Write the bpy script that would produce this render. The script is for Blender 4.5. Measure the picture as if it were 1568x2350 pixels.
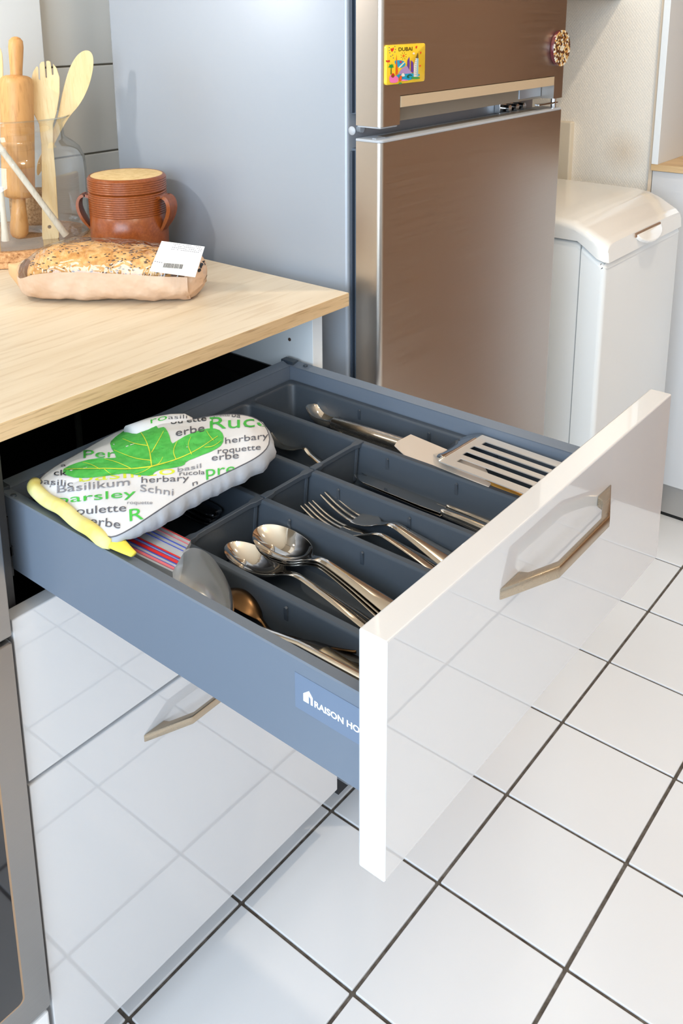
import bpy, bmesh, math, random
from mathutils import Vector, Matrix, noise
from mathutils.bvhtree import BVHTree

for o in list(bpy.data.objects):
    bpy.data.objects.remove(o, do_unlink=True)
scene = bpy.context.scene
COL = scene.collection
random.seed(7)

# ------------------------------------------------------------------ camera
IW, IH, FPX = 1568.0, 2350.0, 2141.04
CAM = Vector((-0.9295, -0.7771, 1.2351))
YAW, PIT, ROLL = 0.89283, -0.25276, -0.00359
PPX, PPY = IW / 2 + 4.445, IH / 2 - 605.87
_f = Vector((math.cos(PIT) * math.sin(YAW), math.cos(PIT) * math.cos(YAW), math.sin(PIT)))
_r = Vector((math.cos(YAW), -math.sin(YAW), 0))
_u = _r.cross(_f)
CR = _r * math.cos(ROLL) + _u * math.sin(ROLL)
CU = -_r * math.sin(ROLL) + _u * math.cos(ROLL)
CF = _f
cd = bpy.data.cameras.new('camera')
cam = bpy.data.objects.new('camera', cd)
COL.objects.link(cam)
cd.sensor_fit = 'HORIZONTAL'
cd.sensor_width = 36.0
cd.lens = 36.0 * FPX / IW
cd.shift_x = -(PPX - IW / 2) / IW
cd.shift_y = (PPY - IH / 2) / IW
cd.clip_start = 0.02
m = Matrix.Identity(4)
for i in range(3):
    m[i][0], m[i][1], m[i][2], m[i][3] = CR[i], CU[i], -CF[i], CAM[i]
cam.matrix_world = m
scene.camera = cam

# ------------------------------------------------------------------ light
scene.view_settings.view_transform = 'Standard'
scene.view_settings.look = 'None'
scene.view_settings.gamma = 1.0
scene.view_settings.use_curve_mapping = False
scene.view_settings.exposure = 0.0
world = bpy.data.worlds.new('world')
scene.world = world
world.use_nodes = True
bg = world.node_tree.nodes['Background']
bg.inputs[0].default_value = (0.80, 0.90, 1.0, 1)
bg.inputs[1].default_value = 0.6


def area_light(name, loc, target, sx, sy, power, col):
    l = bpy.data.lights.new(name, 'AREA')
    l.shape = 'RECTANGLE'
    l.size, l.size_y, l.energy, l.color = sx, sy, power, col
    o = bpy.data.objects.new(name, l)
    COL.objects.link(o)
    o.location = loc
    o.rotation_euler = (Vector(target) - Vector(loc)).to_track_quat('-Z', 'Y').to_euler()
    return o


# daylight through the window of the left wall and the glazed door behind the camera
area_light('window_daylight', (-2.36, -1.0, 1.45), (0, -1.0, 1.35), 1.9, 1.7, 86, (0.68, 0.84, 1.0))
area_light('garden_door_daylight', (-0.9, -2.92, 1.15), (-0.9, 0, 1.10), 1.7, 2.0, 3.5, (0.84, 0.92, 1.0))

# ------------------------------------------------------------------ helpers
def ray(u, v):
    return CF + CR * ((u - PPX) / FPX) - CU * ((v - PPY) / FPX)


def onx(u, v, x):
    d = ray(u, v); return CAM + d * ((x - CAM.x) / d.x)


def ony(u, v, y):
    d = ray(u, v); return CAM + d * ((y - CAM.y) / d.y)


def onz(u, v, z):
    d = ray(u, v); return CAM + d * ((z - CAM.z) / d.z)


def onplane(u, v, p, n):
    d = ray(u, v); return CAM + d * ((Vector(p) - CAM).dot(n) / d.dot(n))


def S(c):
    c = c / 255.0
    return c / 12.92 if c <= 0.04045 else ((c + 0.055) / 1.055) ** 2.4


def rgb(r, g, b):
    return (S(r), S(g), S(b), 1.0)


def obj(name, bm, mat, parent=None, smooth=False, angle=None):
    me = bpy.data.meshes.new(name)
    bmesh.ops.recalc_face_normals(bm, faces=bm.faces)
    bm.to_mesh(me); bm.free()
    o = bpy.data.objects.new(name, me)
    COL.objects.link(o)
    if mat:
        me.materials.append(mat)
    if smooth:
        for p in me.polygons:
            p.use_smooth = True
        if angle:
            sharp_edges(me, angle)
    if parent:
        o.parent = parent
        o.matrix_parent_inverse = parent.matrix_world.inverted() if parent.type != 'EMPTY' else Matrix.Translation(-parent.location)
    return o


def sharp_edges(me, angle):
    b = bmesh.new(); b.from_mesh(me)
    for e in b.edges:
        if len(e.link_faces) == 2 and e.calc_face_angle(0) > angle:
            e.smooth = False
    b.to_mesh(me); b.free()


def thing(name, label, cat, loc=(0, 0, 0), group=None):
    o = bpy.data.objects.new(name, None)
    COL.objects.link(o)
    o.location = loc
    o.empty_display_size = 0.05
    tag(o, label, cat, group)
    return o


def tag(o, label=None, cat=None, group=None, kind=None):
    if label: o['label'] = label
    if cat: o['category'] = cat
    if group: o['group'] = group
    if kind: o['kind'] = kind
    return o


def struct(o):
    o['kind'] = 'structure'
    return o


def NB():
    return bmesh.new()


def box(bm, x0, x1, y0, y1, z0, z1, bev=0.0, seg=2):
    t = bmesh.new()
    bmesh.ops.create_cube(t, size=1)
    for v in t.verts:
        v.co = Vector(((x0 + x1) / 2 + v.co.x * (x1 - x0), (y0 + y1) / 2 + v.co.y * (y1 - y0), (z0 + z1) / 2 + v.co.z * (z1 - z0)))
    if bev:
        bmesh.ops.bevel(t, geom=t.edges[:], offset=bev, segments=seg, affect='EDGES', profile=0.5)
    merge(bm, t)
    return bm


def merge(bm, t, mat=None):
    if mat:
        bmesh.ops.transform(t, matrix=mat, verts=t.verts)
    me = bpy.data.meshes.new('tmp')
    t.to_mesh(me); t.free()
    bm.from_mesh(me)
    bpy.data.meshes.remove(me)


def bx(*a, **k):
    return box(NB(), *a, **k)


def tube(bm, pts, rad, n=12, caps=True, up=None):
    pts = [Vector(p) for p in pts]
    if not hasattr(rad, '__len__'):
        rad = [rad] * len(pts)
    rings = []
    prev = None
    for i, p in enumerate(pts):
        a = pts[max(i - 1, 0)]; b = pts[min(i + 1, len(pts) - 1)]
        t = (b - a).normalized()
        if prev is None:
            ref = up or (Vector((0, 0, 1)) if abs(t.z) < .9 else Vector((1, 0, 0)))
            s = t.cross(ref).normalized()
        else:
            s = (prev - t * prev.dot(t)).normalized()
        prev = s
        w = s.cross(t)
        r = rad[i]
        rx, ry = r if hasattr(r, '__len__') else (r, r)
        rings.append([bm.verts.new(p + s * (math.cos(2 * math.pi * k / n) * rx) + w * (math.sin(2 * math.pi * k / n) * ry)) for k in range(n)])
    for a, b in zip(rings, rings[1:]):
        for k in range(n):
            bm.faces.new((a[k], a[(k + 1) % n], b[(k + 1) % n], b[k]))
    if caps:
        bm.faces.new(rings[0][::-1]); bm.faces.new(rings[-1])
    return bm


def lathe(bm, prof, c=(0, 0, 0), n=48, closed=False, mat=None):
    """prof: list of (r, z); revolve around z through c"""
    c = Vector(c)
    rings = []
    for r, z in prof:
        if r < 1e-6:
            rings.append([bm.verts.new(c + Vector((0, 0, z)))])
        else:
            rings.append([bm.verts.new(c + Vector((r * math.cos(2 * math.pi * k / n), r * math.sin(2 * math.pi * k / n), z))) for k in range(n)])
    pairs = list(zip(rings, rings[1:]))
    if closed:
        pairs.append((rings[-1], rings[0]))
    for a, b in pairs:
        if len(a) == 1 and len(b) == 1:
            continue
        for k in range(n):
            k2 = (k + 1) % n
            if len(a) == 1:
                bm.faces.new((a[0], b[k], b[k2]))
            elif len(b) == 1:
                bm.faces.new((a[k], a[k2], b[0]))
            else:
                bm.faces.new((a[k], a[k2], b[k2], b[k]))
    return bm


def prism(bm, poly, h0, h1, axis='z', bev=0.0, seg=2):
    """extrude 2d polygon: axis z -> (x,y) poly; axis y -> (x,z) poly; axis x -> (y,z) poly"""
    def P(a, b, h):
        return {'z': (a, b, h), 'y': (a, h, b), 'x': (h, a, b)}[axis]
    t = bmesh.new()
    A = [t.verts.new(P(a, b, h0)) for a, b in poly]
    B = [t.verts.new(P(a, b, h1)) for a, b in poly]
    n = len(poly)
    t.faces.new(A); t.faces.new(B[::-1])
    for i in range(n):
        t.faces.new((A[i], B[i], B[(i + 1) % n], A[(i + 1) % n]))
    bmesh.ops.recalc_face_normals(t, faces=t.faces)
    if bev:
        bmesh.ops.bevel(t, geom=t.edges[:], offset=bev, segments=seg, affect='EDGES', profile=0.5)
    merge(bm, t)
    return bm


def rrect(x0, x1, y0, y1, r, n=5):
    out = []
    for cx, cy, a0 in ((x1 - r, y1 - r, 0), (x0 + r, y1 - r, 90), (x0 + r, y0 + r, 180), (x1 - r, y0 + r, 270)):
        for k in range(n + 1):
            a = math.radians(a0 + 90 * k / n)
            out.append((cx + r * math.cos(a), cy + r * math.sin(a)))
    return out


def smoothstep(a, b, x):
    t = max(0, min(1, (x - a) / (b - a)))
    return t * t * (3 - 2 * t)


def interp(tab, s):
    for (a, va), (b, vb) in zip(tab, tab[1:]):
        if s <= b:
            t = (s - a) / (b - a) if b > a else 0
            t = max(0, min(1, t))
            return va + (vb - va) * t
    return tab[-1][1]


def sinterp(tab, s):
    """smooth (catmull-rom) interpolation"""
    n = len(tab)
    for i in range(n - 1):
        if s <= tab[i + 1][0] or i == n - 2:
            x0, y0 = tab[i]; x1, y1 = tab[i + 1]
            t = max(0, min(1, (s - x0) / (x1 - x0)))
            m0 = (tab[i + 1][1] - tab[i - 1][1]) / (tab[i + 1][0] - tab[i - 1][0]) if i > 0 else (y1 - y0) / (x1 - x0)
            m1 = (tab[i + 2][1] - tab[i][1]) / (tab[i + 2][0] - tab[i][0]) if i < n - 2 else (y1 - y0) / (x1 - x0)
            h = x1 - x0
            return (2 * t**3 - 3 * t**2 + 1) * y0 + (t**3 - 2 * t**2 + t) * h * m0 + (-2 * t**3 + 3 * t**2) * y1 + (t**3 - t**2) * h * m1


def chaikin(pts, k=2, closed=True):
    pts = [Vector(p) for p in pts]
    for _ in range(k):
        out = []
        n = len(pts)
        rng = range(n) if closed else range(n - 1)
        if not closed: out.append(pts[0])
        for i in rng:
            a, b = pts[i], pts[(i + 1) % n]
            out += [a * .75 + b * .25, a * .25 + b * .75]
        if not closed: out.append(pts[-1])
        pts = out
    return pts


def resample(pts, n, closed=True):
    P = pts + [pts[0]] if closed else pts
    L = [0]
    for a, b in zip(P, P[1:]):
        L.append(L[-1] + (b - a).length)
    out = []
    for k in range(n):
        d = L[-1] * k / (n if closed else n - 1)
        for i in range(len(P) - 1):
            if d <= L[i + 1] + 1e-9:
                t = (d - L[i]) / max(L[i + 1] - L[i], 1e-9)
                out.append(P[i].lerp(P[i + 1], t)); break
    return out


def frame(a, b, up=(0, 0, 1), roll=0.0):
    """matrix: local +x from a to b, local z near up"""
    a = Vector(a); b = Vector(b)
    x = (b - a).normalized()
    y = Vector(up).cross(x).normalized()
    z = x.cross(y)
    M = Matrix((x, y, z)).transposed().to_4x4()
    M = M @ Matrix.Rotation(roll, 4, 'X')
    return Matrix.Translation(a) @ M


# ------------------------------------------------------------------ materials
MATS = {}


def nmat(name):
    mt = bpy.data.materials.new(name)
    mt.use_nodes = True
    nt = mt.node_tree
    return mt, nt, nt.nodes['Principled BSDF']


def mat(name, col, rough=0.5, metal=0.0, spec=0.5, coat=0.0, coat_rough=0.03, bump=None, sheen=0, trans=0, ior=None, var=None, emit=None, aniso=0):
    """bump=(scale,strength,distance); var=(scale, other colour, contrast)"""
    if name in MATS: return MATS[name]
    mt, nt, b = nmat(name)
    b.inputs['Base Color'].default_value = col
    b.inputs['Roughness'].default_value = rough
    b.inputs['Metallic'].default_value = metal
    b.inputs['Specular IOR Level'].default_value = spec
    b.inputs['Coat Weight'].default_value = coat
    b.inputs['Coat Roughness'].default_value = coat_rough
    b.inputs['Sheen Weight'].default_value = sheen
    b.inputs['Transmission Weight'].default_value = trans
    if ior: b.inputs['IOR'].default_value = ior
    if aniso: b.inputs['Anisotropic'].default_value = aniso
    if emit:
        b.inputs['Emission Color'].default_value = emit[0]; b.inputs['Emission Strength'].default_value = emit[1]
    tc = nt.nodes.new('ShaderNodeTexCoord')
    if bump:
        nz = nt.nodes.new('ShaderNodeTexNoise'); nz.inputs['Scale'].default_value = bump[0]; nz.inputs['Detail'].default_value = 3
        bp = nt.nodes.new('ShaderNodeBump'); bp.inputs['Strength'].default_value = bump[1]; bp.inputs['Distance'].default_value = bump[2]
        nt.links.new(tc.outputs['Object'], nz.inputs['Vector'])
        nt.links.new(nz.outputs['Fac'], bp.inputs['Height'])
        nt.links.new(bp.outputs['Normal'], b.inputs['Normal'])
    if var:
        nz = nt.nodes.new('ShaderNodeTexNoise'); nz.inputs['Scale'].default_value = var[0]; nz.inputs['Detail'].default_value = 4
        cr = nt.nodes.new('ShaderNodeValToRGB')
        cr.color_ramp.elements[0].position = .5 - var[2]; cr.color_ramp.elements[1].position = .5 + var[2]
        cr.color_ramp.elements[0].color = col; cr.color_ramp.elements[1].color = var[1]
        nt.links.new(tc.outputs['Object'], nz.inputs['Vector'])
        nt.links.new(nz.outputs['Fac'], cr.inputs['Fac'])
        nt.links.new(cr.outputs['Color'], b.inputs['Base Color'])
    MATS[name] = mt
    return mt


def wood(name, c1, c2, c3, scale=(1.2, 14, 40), rough=0.45, bumpd=0.0006, dark=(.0, None), spec=.4):
    if name in MATS: return MATS[name]
    mt, nt, b = nmat(name)
    tc = nt.nodes.new('ShaderNodeTexCoord')
    mp = nt.nodes.new('ShaderNodeMapping'); mp.inputs['Scale'].default_value = scale
    n1 = nt.nodes.new('ShaderNodeTexNoise'); n1.inputs['Scale'].default_value = 2.2; n1.inputs['Detail'].default_value = 5; n1.inputs['Distortion'].default_value = .6
    n2 = nt.nodes.new('ShaderNodeTexNoise'); n2.inputs['Scale'].default_value = 14; n2.inputs['Detail'].default_value = 4
    mp2 = nt.nodes.new('ShaderNodeMapping'); mp2.inputs['Scale'].default_value = (scale[0] * .8, scale[1], scale[2])
    cr = nt.nodes.new('ShaderNodeValToRGB')
    cr.color_ramp.elements[0].position = .32; cr.color_ramp.elements[0].color = c1
    cr.color_ramp.elements[1].position = .68; cr.color_ramp.elements[1].color = c2
    cr2 = nt.nodes.new('ShaderNodeValToRGB')
    cr2.color_ramp.elements[0].position = .52; cr2.color_ramp.elements[0].color = (0, 0, 0, 1)
    cr2.color_ramp.elements[1].position = .72; cr2.color_ramp.elements[1].color = (1, 1, 1, 1)
    mx = nt.nodes.new('ShaderNodeMix'); mx.data_type = 'RGBA'
    mu = nt.nodes.new('ShaderNodeMath'); mu.operation = 'MULTIPLY'; mu.inputs[1].default_value = .55
    L = nt.links.new
    L(tc.outputs['Object'], mp.inputs['Vector']); L(mp.outputs['Vector'], n1.inputs['Vector'])
    L(tc.outputs['Object'], mp2.inputs['Vector']); L(mp2.outputs['Vector'], n2.inputs['Vector'])
    L(n1.outputs['Fac'], cr.inputs['Fac']); L(n2.outputs['Fac'], cr2.inputs['Fac'])
    L(cr2.outputs['Color'], mu.inputs[0]); L(mu.outputs[0], mx.inputs['Factor'])
    L(cr.outputs['Color'], mx.inputs['A']); mx.inputs['B'].default_value = c3
    L(mx.outputs['Result'], b.inputs['Base Color'])
    bp = nt.nodes.new('ShaderNodeBump'); bp.inputs['Strength'].default_value = .25; bp.inputs['Distance'].default_value = bumpd
    L(n2.outputs['Fac'], bp.inputs['Height']); L(bp.outputs['Normal'], b.inputs['Normal'])
    b.inputs['Roughness'].default_value = rough
    b.inputs['Specular IOR Level'].default_value = spec
    MATS[name] = mt
    return mt


def brushed(name, col, rough=.3, axis=0, amount=.10, metal=1.0):
    if name in MATS: return MATS[name]
    mt, nt, b = nmat(name)
    tc = nt.nodes.new('ShaderNodeTexCoord')
    mp = nt.nodes.new('ShaderNodeMapping')
    sc = [900, 900, 900]; sc[axis] = 6
    mp.inputs['Scale'].default_value = sc
    nz = nt.nodes.new('ShaderNodeTexNoise'); nz.inputs['Scale'].default_value = 1; nz.inputs['Detail'].default_value = 2
    mr = nt.nodes.new('ShaderNodeMapRange')
    mr.inputs['To Min'].default_value = rough - amount; mr.inputs['To Max'].default_value = rough + amount
    bp = nt.nodes.new('ShaderNodeBump'); bp.inputs['Strength'].default_value = .05; bp.inputs['Distance'].default_value = .0003
    L = nt.links.new
    L(tc.outputs['Object'], mp.inputs['Vector']); L(mp.outputs['Vector'], nz.inputs['Vector'])
    L(nz.outputs['Fac'], mr.inputs['Value']); L(mr.outputs['Result'], b.inputs['Roughness'])
    L(nz.outputs['Fac'], bp.inputs['Height']); L(bp.outputs['Normal'], b.inputs['Normal'])
    b.inputs['Base Color'].default_value = col
    b.inputs['Metallic'].default_value = metal
    MATS[name] = mt
    return mt


def glass_mat(name, col, ior=1.47, rough=0.0):
    if name in MATS: return MATS[name]
    mt, nt, b = nmat(name)
    b.inputs['Base Color'].default_value = col
    b.inputs['Transmission Weight'].default_value = 1
    b.inputs['Roughness'].default_value = rough
    b.inputs['IOR'].default_value = ior
    MATS[name] = mt
    return mt


def film_mat(name, tint, gloss=.16, bump=(40, .6, .004), rough=.05, power=4.0):
    """thin clear plastic film: mostly see-through with glossy crinkles"""
    if name in MATS: return MATS[name]
    mt = bpy.data.materials.new(name); mt.use_nodes = True
    nt = mt.node_tree; nt.nodes.clear()
    out = nt.nodes.new('ShaderNodeOutputMaterial')
    tr = nt.nodes.new('ShaderNodeBsdfTransparent'); tr.inputs[0].default_value = tint
    gl = nt.nodes.new('ShaderNodeBsdfGlossy'); gl.inputs['Roughness'].default_value = rough
    fr = nt.nodes.new('ShaderNodeLayerWeight'); fr.inputs['Blend'].default_value = .5
    pw = nt.nodes.new('ShaderNodeMath'); pw.operation = 'POWER'; pw.inputs[1].default_value = power
    ad = nt.nodes.new('ShaderNodeMath'); ad.operation = 'MULTIPLY_ADD'; ad.inputs[1].default_value = .75; ad.inputs[2].default_value = gloss + .03
    mx = nt.nodes.new('ShaderNodeMixShader')
    tc = nt.nodes.new('ShaderNodeTexCoord')
    nz = nt.nodes.new('ShaderNodeTexNoise'); nz.inputs['Scale'].default_value = bump[0]; nz.inputs['Detail'].default_value = 2; nz.inputs['Distortion'].default_value = 1.5
    bp = nt.nodes.new('ShaderNodeBump'); bp.inputs['Strength'].default_value = bump[1]; bp.inputs['Distance'].default_value = bump[2]
    L = nt.links.new
    L(tc.outputs['Object'], nz.inputs['Vector']); L(nz.outputs['Fac'], bp.inputs['Height'])
    L(bp.outputs['Normal'], gl.inputs['Normal']); L(bp.outputs['Normal'], fr.inputs['Normal'])
    L(fr.outputs['Facing'], pw.inputs[0]); L(pw.outputs[0], ad.inputs[0]); L(ad.outputs[0], mx.inputs['Fac'])
    L(tr.outputs[0], mx.inputs[1]); L(gl.outputs[0], mx.inputs[2]); L(mx.outputs[0], out.inputs['Surface'])
    MATS[name] = mt
    return mt


def weave_wall(name, col):
    mt, nt, b = nmat(name)
    tc = nt.nodes.new('ShaderNodeTexCoord')
    L = nt.links.new
    hs = []
    for ax, sc in ((1, 300.0), (2, 240.0)):
        sep = nt.nodes.new('ShaderNodeSeparateXYZ'); L(tc.outputs['Object'], sep.inputs[0])
        mu = nt.nodes.new('ShaderNodeMath'); mu.operation = 'MULTIPLY'; mu.inputs[1].default_value = sc * math.pi
        sn = nt.nodes.new('ShaderNodeMath'); sn.operation = 'SINE'
        L(sep.outputs[ax], mu.inputs[0]); L(mu.outputs[0], sn.inputs[0]); hs.append(sn)
    ml = nt.nodes.new('ShaderNodeMath'); ml.operation = 'MULTIPLY'
    L(hs[0].outputs[0], ml.inputs[0]); L(hs[1].outputs[0], ml.inputs[1])
    nz = nt.nodes.new('ShaderNodeTexNoise'); nz.inputs['Scale'].default_value = 60
    ad = nt.nodes.new('ShaderNodeMath'); ad.operation = 'MULTIPLY_ADD'; ad.inputs[1].default_value = .8
    L(nz.outputs['Fac'], ad.inputs[0]); L(ml.outputs[0], ad.inputs[2])
    bp = nt.nodes.new('ShaderNodeBump'); bp.inputs['Strength'].default_value = .3; bp.inputs['Distance'].default_value = .0007
    L(ad.outputs[0], bp.inputs['Height']); L(bp.outputs['Normal'], b.inputs['Normal'])
    # soft brownish scuff patch low on the wall
    n2 = nt.nodes.new('ShaderNodeVectorMath'); n2.operation = 'DISTANCE'; n2.inputs[1].default_value = (1.205, .085, .90)
    L(tc.outputs['Object'], n2.inputs[0])
    cr = nt.nodes.new('ShaderNodeValToRGB')
    cr.color_ramp.elements[0].position = 0.0; cr.color_ramp.elements[0].color = rgb(228, 214, 196)
    cr.color_ramp.elements[1].position = .06; cr.color_ramp.elements[1].color = col
    L(n2.outputs['Value'], cr.inputs['Fac']); L(cr.outputs['Color'], b.inputs['Base Color'])
    b.inputs['Roughness'].default_value = .7
    return mt


def mottled(name, stops, scale, rough=.9, detail=6, bumpd=.001, bumps=.5, spec=.3, vor=False):
    if name in MATS: return MATS[name]
    mt, nt, b = nmat(name)
    tc = nt.nodes.new('ShaderNodeTexCoord')
    if vor:
        nz = nt.nodes.new('ShaderNodeTexVoronoi'); outp = nz.outputs['Color']
    else:
        nz = nt.nodes.new('ShaderNodeTexNoise'); nz.inputs['Detail'].default_value = detail; nz.inputs['Roughness'].default_value = .65; outp = nz.outputs['Fac']
    nz.inputs['Scale'].default_value = scale
    cr = nt.nodes.new('ShaderNodeValToRGB')
    el = cr.color_ramp.elements
    while len(el) < len(stops): el.new(.5)
    for e, (p, c) in zip(el, stops):
        e.position = p; e.color = c
    bp = nt.nodes.new('ShaderNodeBump'); bp.inputs['Strength'].default_value = bumps; bp.inputs['Distance'].default_value = bumpd
    L = nt.links.new
    L(tc.outputs['Object'], nz.inputs['Vector']); L(outp, cr.inputs['Fac'])
    L(outp, bp.inputs['Height']); L(bp.outputs['Normal'], b.inputs['Normal'])
    L(cr.outputs['Color'], b.inputs['Base Color'])
    b.inputs['Roughness'].default_value = rough; b.inputs['Specular IOR Level'].default_value = spec
    MATS[name] = mt
    return mt


M_tile = mat('glazed_tile', rgb(236, 237, 240), .16, bump=(18, .06, .002), coat=.3, coat_rough=.08)
M_grout = mottled('grout', [(.3, rgb(70, 62, 56)), (.5, rgb(96, 88, 80)), (.75, rgb(128, 122, 116))], 60, rough=.95, bumpd=.0008)
M_gloss = mat('white_gloss_front', rgb(217, 217, 219), .12, coat=1.0, coat_rough=.012)
M_gloss.node_tree.nodes['Principled BSDF'].inputs['Coat IOR'].default_value = 1.75
M_edge = mat('white_edge', rgb(248, 249, 250), .3)
M_carc = mat('white_melamine', rgb(236, 240, 243), .4)
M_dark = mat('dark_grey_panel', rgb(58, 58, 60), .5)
M_black = mat('black_metal_and_shade', rgb(13, 14, 15), .45)  # runner metal; on panels and gaps it stands in for shade
M_anth = mat('anthracite_metal', rgb(106, 116, 130), .38, spec=.5, bump=(400, .04, .0003))
M_tray = mat('anthracite_plastic', rgb(62, 70, 80), .42, bump=(700, .06, .0002))
M_oak = wood('oak_worktop', rgb(211, 194, 168), rgb(221, 207, 184), rgb(192, 168, 136), scale=(1.0, 10, 10), rough=.38)
M_oakedge = wood('oak_edge', rgb(196, 161, 118), rgb(217, 186, 144), rgb(132, 96, 62), scale=(2.0, 30, 32), rough=.5)
M_oak2 = wood('oak_shelf', rgb(205, 172, 128), rgb(226, 195, 150), rgb(165, 125, 85), scale=(14, 1.2, 20), rough=.45)
M_steelf = brushed('brushed_steel_door', rgb(196, 186, 176), .34, axis=0)
M_steelo = brushed('brushed_steel_oven', rgb(170, 166, 162), .34, axis=0)
M_satin = brushed('satin_handle', rgb(190, 176, 156), .26, axis=0, amount=.05)
M_silver = mat('silver_paint', rgb(163, 169, 178), .42, metal=.35)
M_gasket = mat('grey_gasket', rgb(96, 104, 114), .5)
M_lgrey = mat('light_grey_plastic', rgb(176, 180, 186), .4)
M_chrome = mat('polished_steel', rgb(226, 220, 212), .06, metal=1)
M_steelw = mat('worn_steel', rgb(218, 215, 210), .19, metal=.95, bump=(60, .05, .001))
M_mirror = mat('chrome_part', rgb(215, 215, 215), .12, metal=1)
M_enam = mat('cream_enamel', rgb(244, 241, 236), .16, coat=.5, coat_rough=.05)
M_enamb = mat('white_enamel', rgb(235, 236, 235), .28)
M_wallp = weave_wall('woven_wallpaper', rgb(244, 238, 228))
M_white = mat('white_paint', rgb(236, 236, 234), .6, bump=(90, .10, .001))
M_ceil = mat('cream_ceiling', rgb(240, 224, 200), .8)
M_beige = mat('beige_wall', rgb(214, 190, 160), .8)
M_brown = wood('brown_panel', rgb(118, 82, 52), rgb(138, 98, 64), rgb(96, 66, 42), scale=(9, 9, 1), rough=.5)
M_wtile = mat('grey_wall_tile', rgb(240, 237, 230), .22, bump=(14, .08, .002))
M_wgrout = mat('wall_grout', rgb(150, 138, 120), .9)
M_bamboo = wood('bamboo', rgb(233, 201, 146), rgb(243, 218, 170), rgb(220, 182, 122), scale=(30, 30, 3), rough=.5)
M_pin = wood('beech_pin', rgb(196, 142, 84), rgb(215, 163, 103), rgb(166, 112, 60), scale=(26, 26, 3), rough=.45)
M_oldwood = wood('pale_old_wood', rgb(214, 204, 186), rgb(228, 220, 204), rgb(186, 172, 150), scale=(40, 40, 4), rough=.6)
M_glass = film_mat('clear_glass', (.955, .97, .968, 1), gloss=.045, bump=(5, .0, .001), rough=.0, power=2.2)
M_cork = mottled('cork', [(.3, rgb(140, 88, 50)), (.48, rgb(200, 148, 100)), (.7, rgb(226, 182, 134))], 180, bumpd=.0012)
M_burlap = mottled('burlap', [(.3, rgb(120, 90, 60)), (.5, rgb(168, 134, 98)), (.7, rgb(196, 164, 126))], 300, bumpd=.001)
M_glaze = mottled('brown_salt_glaze', [(.3, rgb(128, 62, 22)), (.55, rgb(146, 74, 30)), (.8, rgb(166, 92, 42))], 260, rough=.28, bumpd=.0003, bumps=.3, spec=.6)
M_raw = mottled('raw_stoneware', [(.3, rgb(214, 180, 122)), (.6, rgb(232, 202, 148))], 120, rough=.85)
M_crust = mottled('bread_crust', [(.3, rgb(176, 112, 50)), (.5, rgb(218, 164, 96)), (.72, rgb(238, 200, 142))], 75, rough=.75, bumpd=.004, bumps=.7)
M_seed = mat('dark_seed', rgb(92, 64, 44), .5)
M_paper = mat('kraft_paper', rgb(218, 188, 162), .55, bump=(30, .8, .007), var=(24, rgb(204, 166, 134), .15))
M_film = film_mat('clear_film', (.985, .975, .96, 1), gloss=.05, bump=(34, .9, .008), rough=.06)
M_label = mat('white_label', rgb(240, 239, 236), .5)
M_ink = mat('black_ink', rgb(34, 34, 38), .6)
M_ink2 = mat('grey_ink', rgb(88, 88, 96), .7)
M_inkp = mat('pale_grey_ink', rgb(128, 128, 136), .7)
M_green = mat('green_ink', rgb(66, 178, 66), .75)
M_leaf = mat('green_leaf_print', rgb(62, 168, 66), .8, var=(120, rgb(84, 188, 84), .2))
M_vein = mat('yellow_vein_print', rgb(208, 218, 60), .8)
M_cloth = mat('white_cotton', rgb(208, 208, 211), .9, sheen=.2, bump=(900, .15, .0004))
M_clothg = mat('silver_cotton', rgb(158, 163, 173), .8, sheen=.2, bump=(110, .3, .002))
M_yellow = mat('pale_yellow_binding', rgb(226, 222, 160), .8, bump=(120, .4, .0016), var=(40, rgb(222, 208, 112), .2))
M_bag = film_mat('zip_bag_film', (.90, .92, .95, 1), gloss=.22, bump=(30, .5, .003), rough=.12)
M_red = mat('red_zip', rgb(206, 46, 46), .4)
M_blue = mat('blue_zip', rgb(70, 90, 190), .4)
M_handle = mat('black_handle', rgb(18, 18, 20), .25)
M_glassb = mat('black_oven_glass', rgb(24, 24, 28), .05, coat=.6)
M_lamp = mat('lamp_glow', rgb(255, 240, 220), .5, emit=((1, .88, .7, 1), 12))

# ------------------------------------------------------------------ dimensions
X0, X1 = -0.5221, -0.0288           # cabinet fronts
YF = -0.0364                        # closed front faces
TH = 0.0222
YD = -0.4824                        # open drawer front face
ZT = 0.872                          # worktop top
YW = 0.66                           # tiled wall
TP = 0.2015                         # floor tile pitch

# ------------------------------------------------------------------ room
fl = struct(obj('floor', bx(-2.42, 1.32, -2.95, YW + .02, -.03, -.003), M_grout))
tm = bx(-TP / 2 + .0027, TP / 2 - .0027, -TP / 2 + .0027, TP / 2 - .0027, -.008, .0, bev=.0012, seg=2)
t0 = None
for i in range(-12, 7):
    for j in range(-15, 4):
        cx, cy = (i + .5) * TP, (j + .5) * TP
        if cx > 1.3 or cx < -2.4 or cy < -2.9: continue
        if cx < -1.25 and cy < -2.1: continue
        if t0 is None:
            t0 = obj('tile', tm, M_tile, fl); o = t0
        else:
            o = t0.copy(); COL.objects.link(o); o.parent = fl
        o.location = (cx, cy, random.uniform(-.0002, .0002))
        o.rotation_euler = (random.uniform(-.0012, .0012), random.uniform(-.0012, .0012), 0)

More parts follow.
